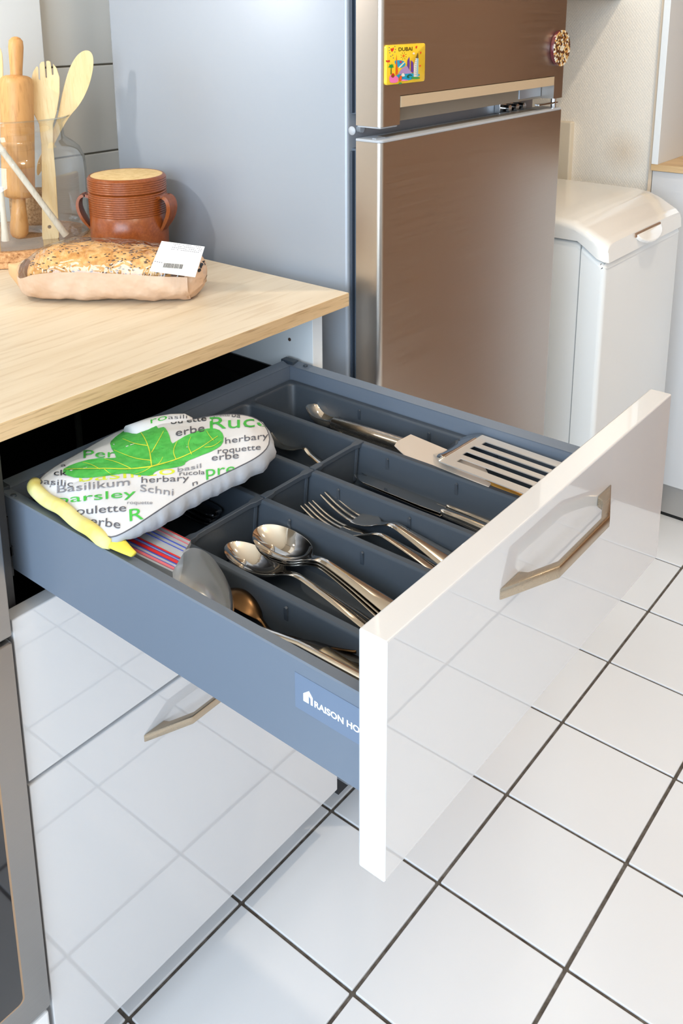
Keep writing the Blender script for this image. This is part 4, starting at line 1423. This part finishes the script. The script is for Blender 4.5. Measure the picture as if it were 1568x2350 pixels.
def word(txt, u0, v0, u1, v1, h, material, bvh=None, slant=0.0, bold=0.0, fname='printed_word'):
    """baseline from (u0,v0) to (u1,v1) in photograph pixels, capital height h"""
    b_ = text_bm(txt, 1.0, bold)
    x0, x1, y0, y1 = extents(b_)
    bmesh.ops.subdivide_edges(b_, edges=[e_ for e_ in b_.edges if e_.calc_length() > .14], cuts=1)
    bmesh.ops.triangulate(b_, faces=b_.faces)
    dx, dy = u1 - u0, v1 - v0
    L_ = math.hypot(dx, dy); nx, ny = dy / L_, -dx / L_
    if ny > 0: nx, ny = -nx, -ny
    for v in b_.verts:
        s_ = (v.co.x - x0) / (x1 - x0); t_ = v.co.y / .70
        v.co = Vector((u0 + dx * s_ + (nx * .35 + slant) * h * t_, v0 + dy * s_ + ny * h * t_, 0))
    return project(fname, b_, material, mt, bvh or top_bvh, .00015 if material is M_vein else .0006)


leaf = [(140, 1080), (165, 1066), (215, 1052), (262, 1052), (268, 1050), (252, 1022), (256, 1010), (290, 985), (330, 972), (356, 968), (362, 984), (368, 982), (378, 980), (388, 996), (394, 1020), (404, 1014), (430, 998), (470, 984), (500, 984), (514, 998), (512, 1020), (492, 1034), (456, 1048), (426, 1060), (424, 1068), (400, 1074), (370, 1078), (354, 1084), (350, 1092), (320, 1092), (290, 1086), (250, 1092), (200, 1098), (160, 1096)]
lf = decal('printed_leaf', leaf, M_leaf, mt, top_bvh, .0004, 1, 4)


def vein(pts, w):
    P_ = resample(chaikin([Vector((x, y, 0)) for x, y in pts], 2, False), 14, False)
    L_, R2 = [], []
    for i, p in enumerate(P_):
        a = P_[max(i - 1, 0)]; c = P_[min(i + 1, 13)]; d_ = (c - a).normalized(); nn = Vector((-d_.y, d_.x, 0)); ww = w * (1 - .6 * i / 13)
        L_.append(p + nn * ww); R2.append(p - nn * ww)
    decal('leaf_vein', [(p.x, p.y) for p in L_ + R2[::-1]], M_vein, mt, top_bvh, .0008, 0, 0)


C0 = (348, 1072)
for pts, w in (([C0, (345, 1040), (335, 1010), (318, 986)], 1.6), ([C0, (300, 1078), (240, 1076), (150, 1078)], 1.4), ([C0, (400, 1058), (450, 1036), (500, 1002)], 1.4), ([(348, 1040), (362, 1016), (376, 990)], 1.1),
               ([(340, 1024), (310, 1020), (282, 1008)], 1.0), ([(348, 1058), (310, 1054), (262, 1034)], 1.0), ([C0, (366, 1066), (374, 1050)], 1.0), ([(404, 1056), (396, 1036), (408, 1012)], 1.1), ([(440, 1044), (430, 1022), (438, 1004)], .9),
               ([(490, 1012), (480, 1000), (474, 990)], .8), ([(300, 1076), (270, 1062), (240, 1054)], .9), ([(230, 1078), (208, 1066), (190, 1062)], .8), ([(240, 1078), (250, 1086), (256, 1090)], .7), ([C0, (330, 1084), (310, 1090)], .8), ([(470, 1028), (490, 1026), (508, 1012)], .8)):
    vein(pts, w)

for wd in (('roquette', 472, 957, 528, 956, 6, M_inkp), ('ba', 532, 957, 552, 960, 11, M_ink2), ('Ruco', 482, 986, 624, 978, 28, M_green), ('oulette', 392, 974, 474, 966, 12, M_ink),
           ('erbe', 404, 1002, 470, 990, 17, M_ink2), ('herbary', 517, 1019, 616, 1006, 14, M_ink2), ('roquette', 500, 1042, 598, 1032, 13, M_ink2), ('erbe', 486, 1058, 548, 1052, 15, M_ink2),
           ('basil', 408, 1084, 462, 1074, 10, M_inkp), ('rucola', 412, 1092, 470, 1089, 10, M_ink2), ('pre', 473, 1094, 540, 1086, 24, M_green), ('herbary', 325, 1109, 434, 1104, 14, M_ink2), ('n', 442, 1116, 454, 1112, 12, M_ink2),
           ('basilico', 182, 1106, 402, 1088, 20, M_vein), ('Basilikum', 132, 1132, 298, 1114, 17, M_inkp), ('Schni', 322, 1128, 398, 1138, 16, M_inkp), ('parsley', 132, 1156, 312, 1140, 18, M_green),
           ('oulette', 176, 1182, 290, 1174, 18, M_ink2), ('roquette', 292, 1158, 350, 1158, 8, M_inkp), ('R', 298, 1197, 330, 1192, 28, M_green), ('erbe', 208, 1204, 276, 1214, 20, M_ink2),
           ('ck', 124, 1092, 154, 1092, 13, M_ink), ('basilic', 84, 1110, 168, 1118, 14, M_ink2), ('Per', 192, 1052, 266, 1050, 18, M_green), ('a', 140, 1072, 152, 1071, 7, M_ink2), ('en', 116, 1120, 122, 1106, 8, M_ink2)):
    word(*wd, bold=.0)
word('ro', 346, 972, 384, 962, 14, M_green, bvh=thumb_bvh)
word('asili', 386, 962, 430, 960, 9, M_ink2, bvh=thumb_bvh)

# ------------------------------------------------------------------ bread in its paper bag
ba = Vector((.600, -.800, 0)); bb = Vector((.800, .600, 0)); UP = Vector((0, 0, 1))
BO = Vector((-.281, .247, ZT)) + bb * .022 - ba * .030
BL, BD, BH = .226, .100, .069


def bag_pt(s, a, grow=1.0, floor_=.0):
    """s along the bag, a angle around (0 = back level, -90 = bottom)"""
    w = sinterp([(-.07, .06), (0, .34), (.05, .66), (.10, .86), (.25, 1.0), (.5, 1.02), (.78, .98), (.9, .93), (1.0, .82)], s)
    h = sinterp([(-.07, .36), (0, .56), (.05, .70), (.14, .92), (.3, 1.04), (.55, 1.02), (.8, .94), (.9, .90), (1.0, .84)], s)
    c, si = math.cos(a), math.sin(a)
    e_ = .72
    x = math.copysign(abs(c) ** e_, c) * BD / 2 * w * grow
    z = math.copysign(abs(si) ** e_, si) * BH / 2 * grow
    z = (z + BH / 2) * h
    lift = sinterp([(-.07, .026), (0, .010), (.05, .003), (.12, 0), (1, 0)], s)
    return BO + ba * (s * BL) + bb * x + UP * (max(z, floor_) + lift * (1 - z / BH))


# loaf
b = NB(); rings = []
NS, NA = 46, 40
for i in range(NS + 1):
    s = .05 + .90 * i / NS
    e_ = 1.0
    q = i / NS
    endf = min(1, math.sqrt(max(0, 1 - (1 - min(q / .10, 1)) ** 2)) + .02, math.sqrt(max(0, 1 - (1 - min((1 - q) / .08, 1)) ** 2)) + .02)
    r_ = []
    cen = bag_pt(s, 0, 0)
    for k in range(NA):
        a = 2 * math.pi * k / NA
        p = bag_pt(s, a, .93); c_ = BO + ba * (s * BL) + UP * BH * .46
        p = c_ + (p - c_) * endf * .94
        d_ = (p - c_).normalized()
        p += d_ * (.0026 * noise.noise(p * 60) + .0022 * noise.noise(p * 170))
        p.z = max(p.z, ZT + .0016)
        r_.append(b.verts.new(p))
    rings.append(r_)
for A, B in zip(rings, rings[1:]):
    for k in range(NA): b.faces.new((A[k], A[(k + 1) % NA], B[(k + 1) % NA], B[k]))
b.faces.new(rings[0][::-1]); b.faces.new(rings[-1])
loaf_bvh = BVHTree.FromBMesh(b)
loaf = tag(obj('bread_loaf', b, M_crust, None, True), 'golden seeded loaf of bread inside the paper bag', 'bread')
b = NB()
for k in range(330):
    s = random.uniform(.10, .95)
    if random.random() < .45: s = random.uniform(.55, .95)
    a = math.radians(random.uniform(30, 200))
    c_ = BO + ba * (s * BL) + UP * BH * .46
    p = bag_pt(s, a, .93)
    h = loaf_bvh.find_nearest(p)
    if h[0] is None: continue
    z_ = h[1]; M_ = z_.to_track_quat('Z', 'Y').to_matrix().to_4x4() @ Matrix.Rotation(random.uniform(0, 6.3), 4, 'Z')
    t_ = bmesh.new(); bmesh.ops.create_icosphere(t_, subdivisions=1, radius=1)
    bmesh.ops.scale(t_, vec=(.0023, .0011, .0008), verts=t_.verts)
    merge(b, t_, Matrix.Translation(h[0] + z_ * .0003) @ M_)
o = obj('seeds', b, M_seed, loaf, True); o['kind'] = 'stuff'
# bag
bagt = thing('bread_bag', 'kraft paper bread bag with a clear film window and a white label', 'paper bag', BO + ba * .11)


def bag_sheet(name, a0, a1, s0, s1, material, grow, noise_amp, ns=60, na=26, edge=None):
    b_ = NB(); R2 = []
    for i in range(ns + 1):
        s = s0 + (s1 - s0) * i / ns; r_ = []
        for k in range(na + 1):
            aa = math.radians(a0 + (a1 - a0) * k / na)
            p = bag_pt(s, aa, grow)
            c_ = BO + ba * (s * BL) + UP * BH * .5
            d_ = (p - c_).normalized()
            p = p + d_ * noise_amp * (noise.noise(p * 42) + .5 * noise.noise(p * 110))
            p.z = max(p.z, ZT + .0008)
            r_.append(b_.verts.new(p))
        R2.append(r_)
    for A, B in zip(R2, R2[1:]):
        for k in range(na): b_.faces.new((A[k], A[k + 1], B[k + 1], B[k]))
    bv = BVHTree.FromBMesh(b_)
    return obj(name, b_, material, bagt, True), bv


# angles: 180 = front level; paper wraps the bottom, the front lower half and the back
pap, pap_bvh = bag_sheet('paper', 172, 372, 0, 1.0, M_paper, 1.0, .0030)
flm, film_bvh = bag_sheet('film_window', 12, 172, 0, .985, M_film, 1.008, .0022)
# pinched left end: folded paper fin
fin_m = mat('kraft_paper_lit_through', rgb(214, 170, 122), .6, bump=(30, .4, .003))  # orange tone puts light shining through the paper into its colour
bag_sheet('folded_end', 0, 360, -.07, .022, fin_m, 1.0, .0012, ns=10, na=40)
# twisted right end
b = NB()
e0 = [bag_pt(.985, math.radians(a), 1.0) for a in range(0, 360, 12)]
R2 = [e0]
for q, sh, zz in ((.35, .008, .8), (.7, .014, .62), (1.0, .018, .5)):
    ctr = BO + ba * (BL * .985 + sh) + UP * BH * .42
    R2.append([ctr + (p - (BO + ba * (BL * .985) + UP * BH * .42)) * (1 - .62 * q) + UP * .003 * math.sin(i * 1.7) + bb * .002 * math.cos(i * 2.3) for i, p in enumerate(e0)])
VV = [[b.verts.new(Vector((p.x, p.y, max(p.z, ZT + .0008)))) for p in r_] for r_ in R2]
nn_ = len(e0)
for A, B in zip(VV, VV[1:]):
    for i in range(nn_): b.faces.new((A[i], A[(i + 1) % nn_], B[(i + 1) % nn_], B[i]))
b.faces.new(VV[-1])
end_bvh = BVHTree.FromBMesh(b)
obj('folded_end', b, M_paper, bagt, True)
# label with its barcode
LQ = [(343, 622), (371, 553), (470, 566), (448, 636)]
lab_n = (UP * .80 - bb * .55 + ba * .12).normalized()
hl_ = film_bvh.ray_cast(CAM, ray(392, 597).normalized())
LP = hl_[0] + lab_n * .004
LV = [onplane(u, v, LP, lab_n) for u, v in LQ]
b = NB(); T_ = [b.verts.new(p) for p in LV]; B_ = [b.verts.new(p - lab_n * .0004) for p in LV]
b.faces.new(T_); b.faces.new(B_[::-1])
for i in range(4): b.faces.new((T_[i], B_[i], B_[(i + 1) % 4], T_[(i + 1) % 4]))
lbl = obj('label', b, M_label, bagt)


def lab(px, name, material=M_ink, off=.0003):
    b_ = NB(); b_.faces.new([b_.verts.new(onplane(u, v, LP, lab_n) + lab_n * off) for u, v in px])
    return obj(name, b_, material, lbl)


bars = NB(); x = 0.0
while x < 1:
    w_ = random.choice((.012, .018, .028))
    u0, u1 = 377 + 44 * x, 377 + 44 * min(1, x + w_)
    bars.faces.new([bars.verts.new(onplane(u, v, LP, lab_n) + lab_n * .0003) for u, v in ((u0, 603.5 + 3.6 * (u0 - 377) / 44), (u1, 603.5 + 3.6 * (u1 - 377) / 44), (u1 - 3, 614 + 3.6 * (u1 - 377) / 44), (u0 - 3, 614 + 3.6 * (u0 - 377) / 44))])
    x += w_ + random.choice((.012, .02))
obj('barcode', bars, M_ink, lbl)
b = NB()
for r_ in range(4):
    for k in range(16):
        if random.random() < .2: continue
        u = 398 + k * 4.3 - r_ * 1.5; v = 559 + r_ * 4.0 + k * .55
        b.faces.new([b.verts.new(onplane(uu, vv, LP, lab_n) + lab_n * .0003) for uu, vv in ((u, v), (u + 3, v + .35), (u + 2.6, v + 1.7), (u - .4, v + 1.3))])
o = obj('fine_print', b, M_inkp, lbl); o['kind'] = 'stuff'
b = NB()
for k in range(4):
    u = 355 + k * 5; v = 599 + k * .9
    b.faces.new([b.verts.new(onplane(uu, vv, LP, lab_n) + lab_n * .0003) for uu, vv in ((u, v), (u + 3, v + .5), (u + 2.4, v + 2.4), (u - .6, v + 1.9))])
obj('fine_print', b, M_inkp, lbl)['kind'] = 'stuff'
for pts in ([(460, 600), (474, 597), (472, 610), (466, 607), (462, 618), (458, 612)], [(453, 618), (461, 615), (462, 622), (455, 626)], [(474, 612), (479, 608), (478, 620), (474, 624)]):
    decal('printed_mark', pts, M_ink, bagt, end_bvh, .0008, 1, 1)

# ------------------------------------------------------------------ stoneware crock
PX_, PY_ = -.0610, .3375
pot = thing('stoneware_crock', 'brown salt-glazed stoneware crock with two looped handles beside the refrigerator', 'crock', (PX_, PY_, ZT))
prof = [(0, ZT), (.0560, ZT), (.0575, ZT + .004), (.0580, ZT + .04), (.0572, ZT + .066)]
z = ZT + .066
while z < ZT + .0985:
    prof += [(.0566, z + .0004), (.0574, z + .0008), (.0580, z + .0017), (.0574, z + .0026), (.0566, z + .0030)]
    z += .0033
prof += [(.0560, ZT + .0995), (.0500, ZT + .0995), (.0500, ZT + .01), (0, ZT + .01)]
b = NB(); lathe(b, prof, (PX_, PY_, 0), 64); obj('body', b, M_glaze, pot, True, 1.2)
vd = Vector((PX_ - CAM.x, PY_ - CAM.y, 0)).normalized(); vr = Vector((vd.y, -vd.x, 0))
for sgn, tw in ((1, .55), (-1, .45)):
    out = (vr * sgn * math.cos(tw) - vd * math.sin(tw) * (1 if sgn > 0 else -.4)).normalized()
    side = Vector((-out.y, out.x, 0))
    c0 = Vector((PX_, PY_, 0))
    b = NB()
    path = [(.0545, .0905), (.0625, .0940), (.0700, .0910), (.0740, .0800), (.0720, .0670), (.0655, .0540), (.0590, .0440), (.0550, .0400)]
    P_ = resample(chaikin([Vector((r_, zz, 0)) for r_, zz in path], 2, False), 22, False)
    sec = [(a_ * 1.35, c_) for a_, c_ in [(-.0095, -.0022), (-.0075, .0022), (-.0055, .0012), (-.0035, .0026), (-.0015, .0014), (.0015, .0026), (.0035, .0014), (.0055, .0026), (.0075, .0014), (.0095, .0020), (.0095, -.0022), (0, -.0030)]]
    R2 = []
    for i, p in enumerate(P_):
        a_ = P_[max(i - 1, 0)]; c_ = P_[min(i + 1, 21)]; d_ = (c_ - a_).normalized(); nn = Vector((-d_.y, d_.x, 0))
        if nn.x < 0: nn = -nn
        if i > 10 and nn.y > 0 and False: nn = -nn
        taper = 1 - .35 * smoothstep(14, 21, i)
        R2.append([b.verts.new(c0 + out * (p.x + nn.x * n_ * taper) + side * (w_ * taper) + UP * (ZT + p.y + nn.y * n_ * taper)) for w_, n_ in sec])
    for A, B in zip(R2, R2[1:]):
        for k in range(len(sec)): b.faces.new((A[k], A[(k + 1) % len(sec)], B[(k + 1) % len(sec)], B[k]))
    b.faces.new(R2[0]); b.faces.new(R2[-1][::-1])
    obj('handle', b, M_glaze, pot, True, .9)
crack = NB()
ang = math.atan2(-vd.y, -vd.x) - .36
for i in range(12):
    pass
prof = [(0, ZT + .0999), (.0555, ZT + .0999), (.0572, ZT + .1005)]
z = ZT + .1005
while z < ZT + .1180:
    prof += [(.0568, z + .0004), (.0576, z + .0008), (.0582, z + .0017), (.0576, z + .0026), (.0568, z + .0030)]
    z += .0033
prof += [(.0572, ZT + .1200), (.0555, ZT + .1225), (.0530, ZT + .1230)]
lidp = thing('crock_lid', 'ribbed brown lid with a bare cream top on the stoneware crock', 'lid', (PX_, PY_, ZT + .0999))
b = NB(); lathe(b, prof + [(.0525, ZT + .1222), (0, ZT + .1222)], (PX_, PY_, 0), 64); obj('rim', b, M_glaze, lidp, True, 1.2)
b = NB(); lathe(b, [(0, ZT + .1232), (.048, ZT + .1231), (.0527, ZT + .1226), (.0527, ZT + .1221)], (PX_, PY_, 0), 64)
for v in b.verts:
    r_ = math.hypot(v.co.x - PX_, v.co.y - PY_)
    if r_ > .045: 
        k_ = 1 + .012 * noise.noise(v.co * 90); v.co.x = PX_ + (v.co.x - PX_) * k_; v.co.y = PY_ + (v.co.y - PY_) * k_
obj('bare_top', b, M_raw, lidp, True, 1.0)

# ------------------------------------------------------------------ glass jar of wooden tools on cork
JX, JY = -.1520, .4925
ck = tag(obj('cork_trivet', lathe(NB(), [(0, ZT), (.112, ZT), (.114, ZT + .001), (.114, ZT + .0095), (.1135, ZT + .0100), (.114, ZT + .0105), (.114, ZT + .0215), (.112, ZT + .0225), (0, ZT + .0225)], (JX, JY, 0), 64), M_cork, None, True, .6), 'thick round cork trivet under the glass jar', 'trivet')
ZJ = ZT + .0230
outer = [(0, 0), (.100, 0), (.106, .003), (.1075, .012), (.1075, .100), (.106, .120), (.100, .134), (.090, .143), (.081, .149), (.078, .153), (.0775, .164), (.080, .174), (.087, .182), (.0885, .1835)]
inner = [(.0868, .2055), (.0780, .193), (.0752, .178), (.0756, .158), (.079, .1475), (.088, .1405), (.098, .1315), (.1035, .119), (.1050, .100), (.1050, .013), (.1035, .0075), (0, .006)]
b = NB(); lathe(b, [(r_, z + ZJ) for r_, z in outer + [(.0875, .1842), (.0868, .1830)]], (JX, JY, 0), 72); tube(b, [(JX + .0878 * math.cos(a * math.pi / 36), JY + .0878 * math.sin(a * math.pi / 36), ZJ + .1835) for a in range(73)], .0013, 6, False)
jar = tag(obj('glass_jar', b, M_glass, None, True), 'wide clear glass jar with a flared neck holding wooden tools on cork', 'jar')
JN = Vector((CAM.x - JX, CAM.y - JY, 0)).normalized()


def jp(u, v, dist):
    """point seen at (u,v) on the upright plane dist metres in front of the jar's axis"""
    return onplane(u, v, Vector((JX, JY, 0)) + JN * dist, JN)


# rolling pin
a0, a1 = jp(47, 570, .052), jp(36, 84, .030)
a0.z = max(a0.z, ZJ + .008)
rp = thing('rolling_pin', 'turned beech rolling pin standing upright in the jar', 'rolling pin', a0)
ax_ = (a1 - a0); L_ = ax_.length


def along(prof_, n=24):
    b_ = NB(); tube(b_, [a0 + ax_ * s_ for s_, r_ in prof_], [r_ for s_, r_ in prof_], n); return b_


bp_ = [(.203, .009), (.205, .0150), (.211, .0195), (.222, .0222), (.25, .0234), (.5, .0237), (.77, .0234), (.795, .0222), (.806, .0190), (.812, .0145), (.814, .009)]
obj('barrel', along(bp_), M_pin, rp, True, .8)
hb = [(0, .004), (.006, .0098), (.025, .0128), (.06, .0134), (.11, .0118), (.17, .0098), (.205, .0095)]
obj('grip', along(hb), M_pin, rp, True, .8)
ht = [(.806, .0085), (.84, .0086), (.90, .0098), (.95, .0106), (.98, .0098), (.995, .006), (1.0, .002)]
obj('grip', along(ht), M_pin, rp, True, .8)


def flat_tool(name, outline_px, dist, thick, material, label, cat, dist2=None, holes=(), k=1, vtop=None, vbot=None):
    """wooden tool sawn from a board: outline in pixels put on an upright plane through the jar"""
    P_ = chaikin([Vector((x, y, 0)) for x, y in outline_px], k) if k else [Vector((x, y, 0)) for x, y in outline_px]
    vs_ = [p.y for p in P_]; v0, v1 = min(vs_), max(vs_)
    def mp_(p):
        d2 = dist if dist2 is None else dist2 + (dist - dist2) * (p.y - v0) / (v1 - v0)
        return jp(p.x, p.y, d2)
    b_ = NB()
    F_ = [b_.verts.new(mp_(p)) for p in P_]
    ed = [b_.edges.new((F_[i], F_[(i + 1) % len(F_)])) for i in range(len(F_))]
    for (hx, hy, hr) in holes:
        H_ = [b_.verts.new(mp_(Vector((hx + hr * math.cos(a * .785), hy + hr * math.sin(a * .785), 0)))) for a in range(8)]
        ed += [b_.edges.new((H_[i], H_[(i + 1) % 8])) for i in range(8)]
    bmesh.ops.triangle_fill(b_, use_beauty=True, edges=ed)
    o_ = obj(name, b_, material, None)
    sd_ = o_.modifiers.new('t', 'SOLIDIFY'); sd_.thickness = thick; sd_.offset = 1
    bv_ = o_.modifiers.new('b', 'BEVEL'); bv_.width = .0012; bv_.segments = 2; bv_.limit_method = 'ANGLE'
    return tag(o_, label, cat)


fork_o = [(118, 553), (100, 553), (97, 545), (96, 400), (95, 330), (90, 285), (76, 258), (69, 225), (69, 195), (76, 165), (84, 152), (88, 154), (89, 182), (92, 184), (91, 148), (95, 142), (102, 141), (105, 178), (108, 179), (106, 140), (112, 139), (116, 142), (120, 172), (123, 172), (122, 146), (130, 156), (137, 178), (137, 215), (130, 258), (122, 285), (122, 330), (128, 400), (134, 500), (136, 545), (130, 551)]
flat_tool('wooden_fork', fork_o, .040, .006, M_bamboo, 'bamboo salad fork with four tines and a hole in its handle', 'fork', .02, holes=((114, 521, 4.5),), k=0)
spoon_o = [(84, 400), (86, 372), (100, 345), (122, 300), (134, 268), (142, 220), (158, 160), (176, 128), (194, 115), (208, 117), (215, 132), (214, 160), (204, 200), (184, 240), (160, 266), (140, 300), (118, 345), (98, 388), (88, 404)]
flat_tool('wooden_spoon', spoon_o, .018, .009, M_bamboo, 'bamboo spoon with a long oval head leaning out of the jar', 'spoon', .014, k=2)
left_o = [(-60, 110), (-30, 90), (0, 106), (7, 130), (8, 200), (2, 240), (-8, 270), (-12, 420), (6, 560), (-14, 566), (-40, 420), (-48, 270), (-66, 230)]
flat_tool('wooden_spatula', left_o, .030, .007, M_bamboo, 'bamboo spatula at the jar side, cut by the picture edge', 'spatula', .01, k=1)
b = NB(); s0, s1 = jp(-14, 320, .082), jp(152, 546, .076); s1.z = max(s1.z, ZJ + .012)
tube(b, [s0 + (s1 - s0) * (i / 8) for i in range(9)], [.0046] * 7 + [.0052, .0056], 14)
tag(obj('wooden_stick', b, M_oldwood, None, True, .6), 'pale round wooden stick slanting down inside the jar', 'stick')
b = NB(); s0, s1 = jp(2, 430, .075), jp(14, 562, .070); s1.z = max(s1.z, ZJ + .010)
tube(b, [s0, s0.lerp(s1, .5), s0.lerp(s1, .85), s1], [.0036, .0040, .0052, .0062], 14)
tag(obj('wooden_dowel', b, M_oldwood, None, True, .6), 'short pale dowel with a swollen foot standing beside the rolling pin', 'stick')
b = NB(); box(b, -.030, .030, -.012, .012, 0, .060, bev=.008, seg=3)
bp2 = jp(72, 515, -.035)
o = tag(obj('burlap_pouch', b, M_burlap, None, True), 'small burlap pouch behind the rolling pin inside the jar', 'pouch')
o.location = (bp2.x, bp2.y, ZJ + .0075); o.rotation_euler = (0, 0, -.9)
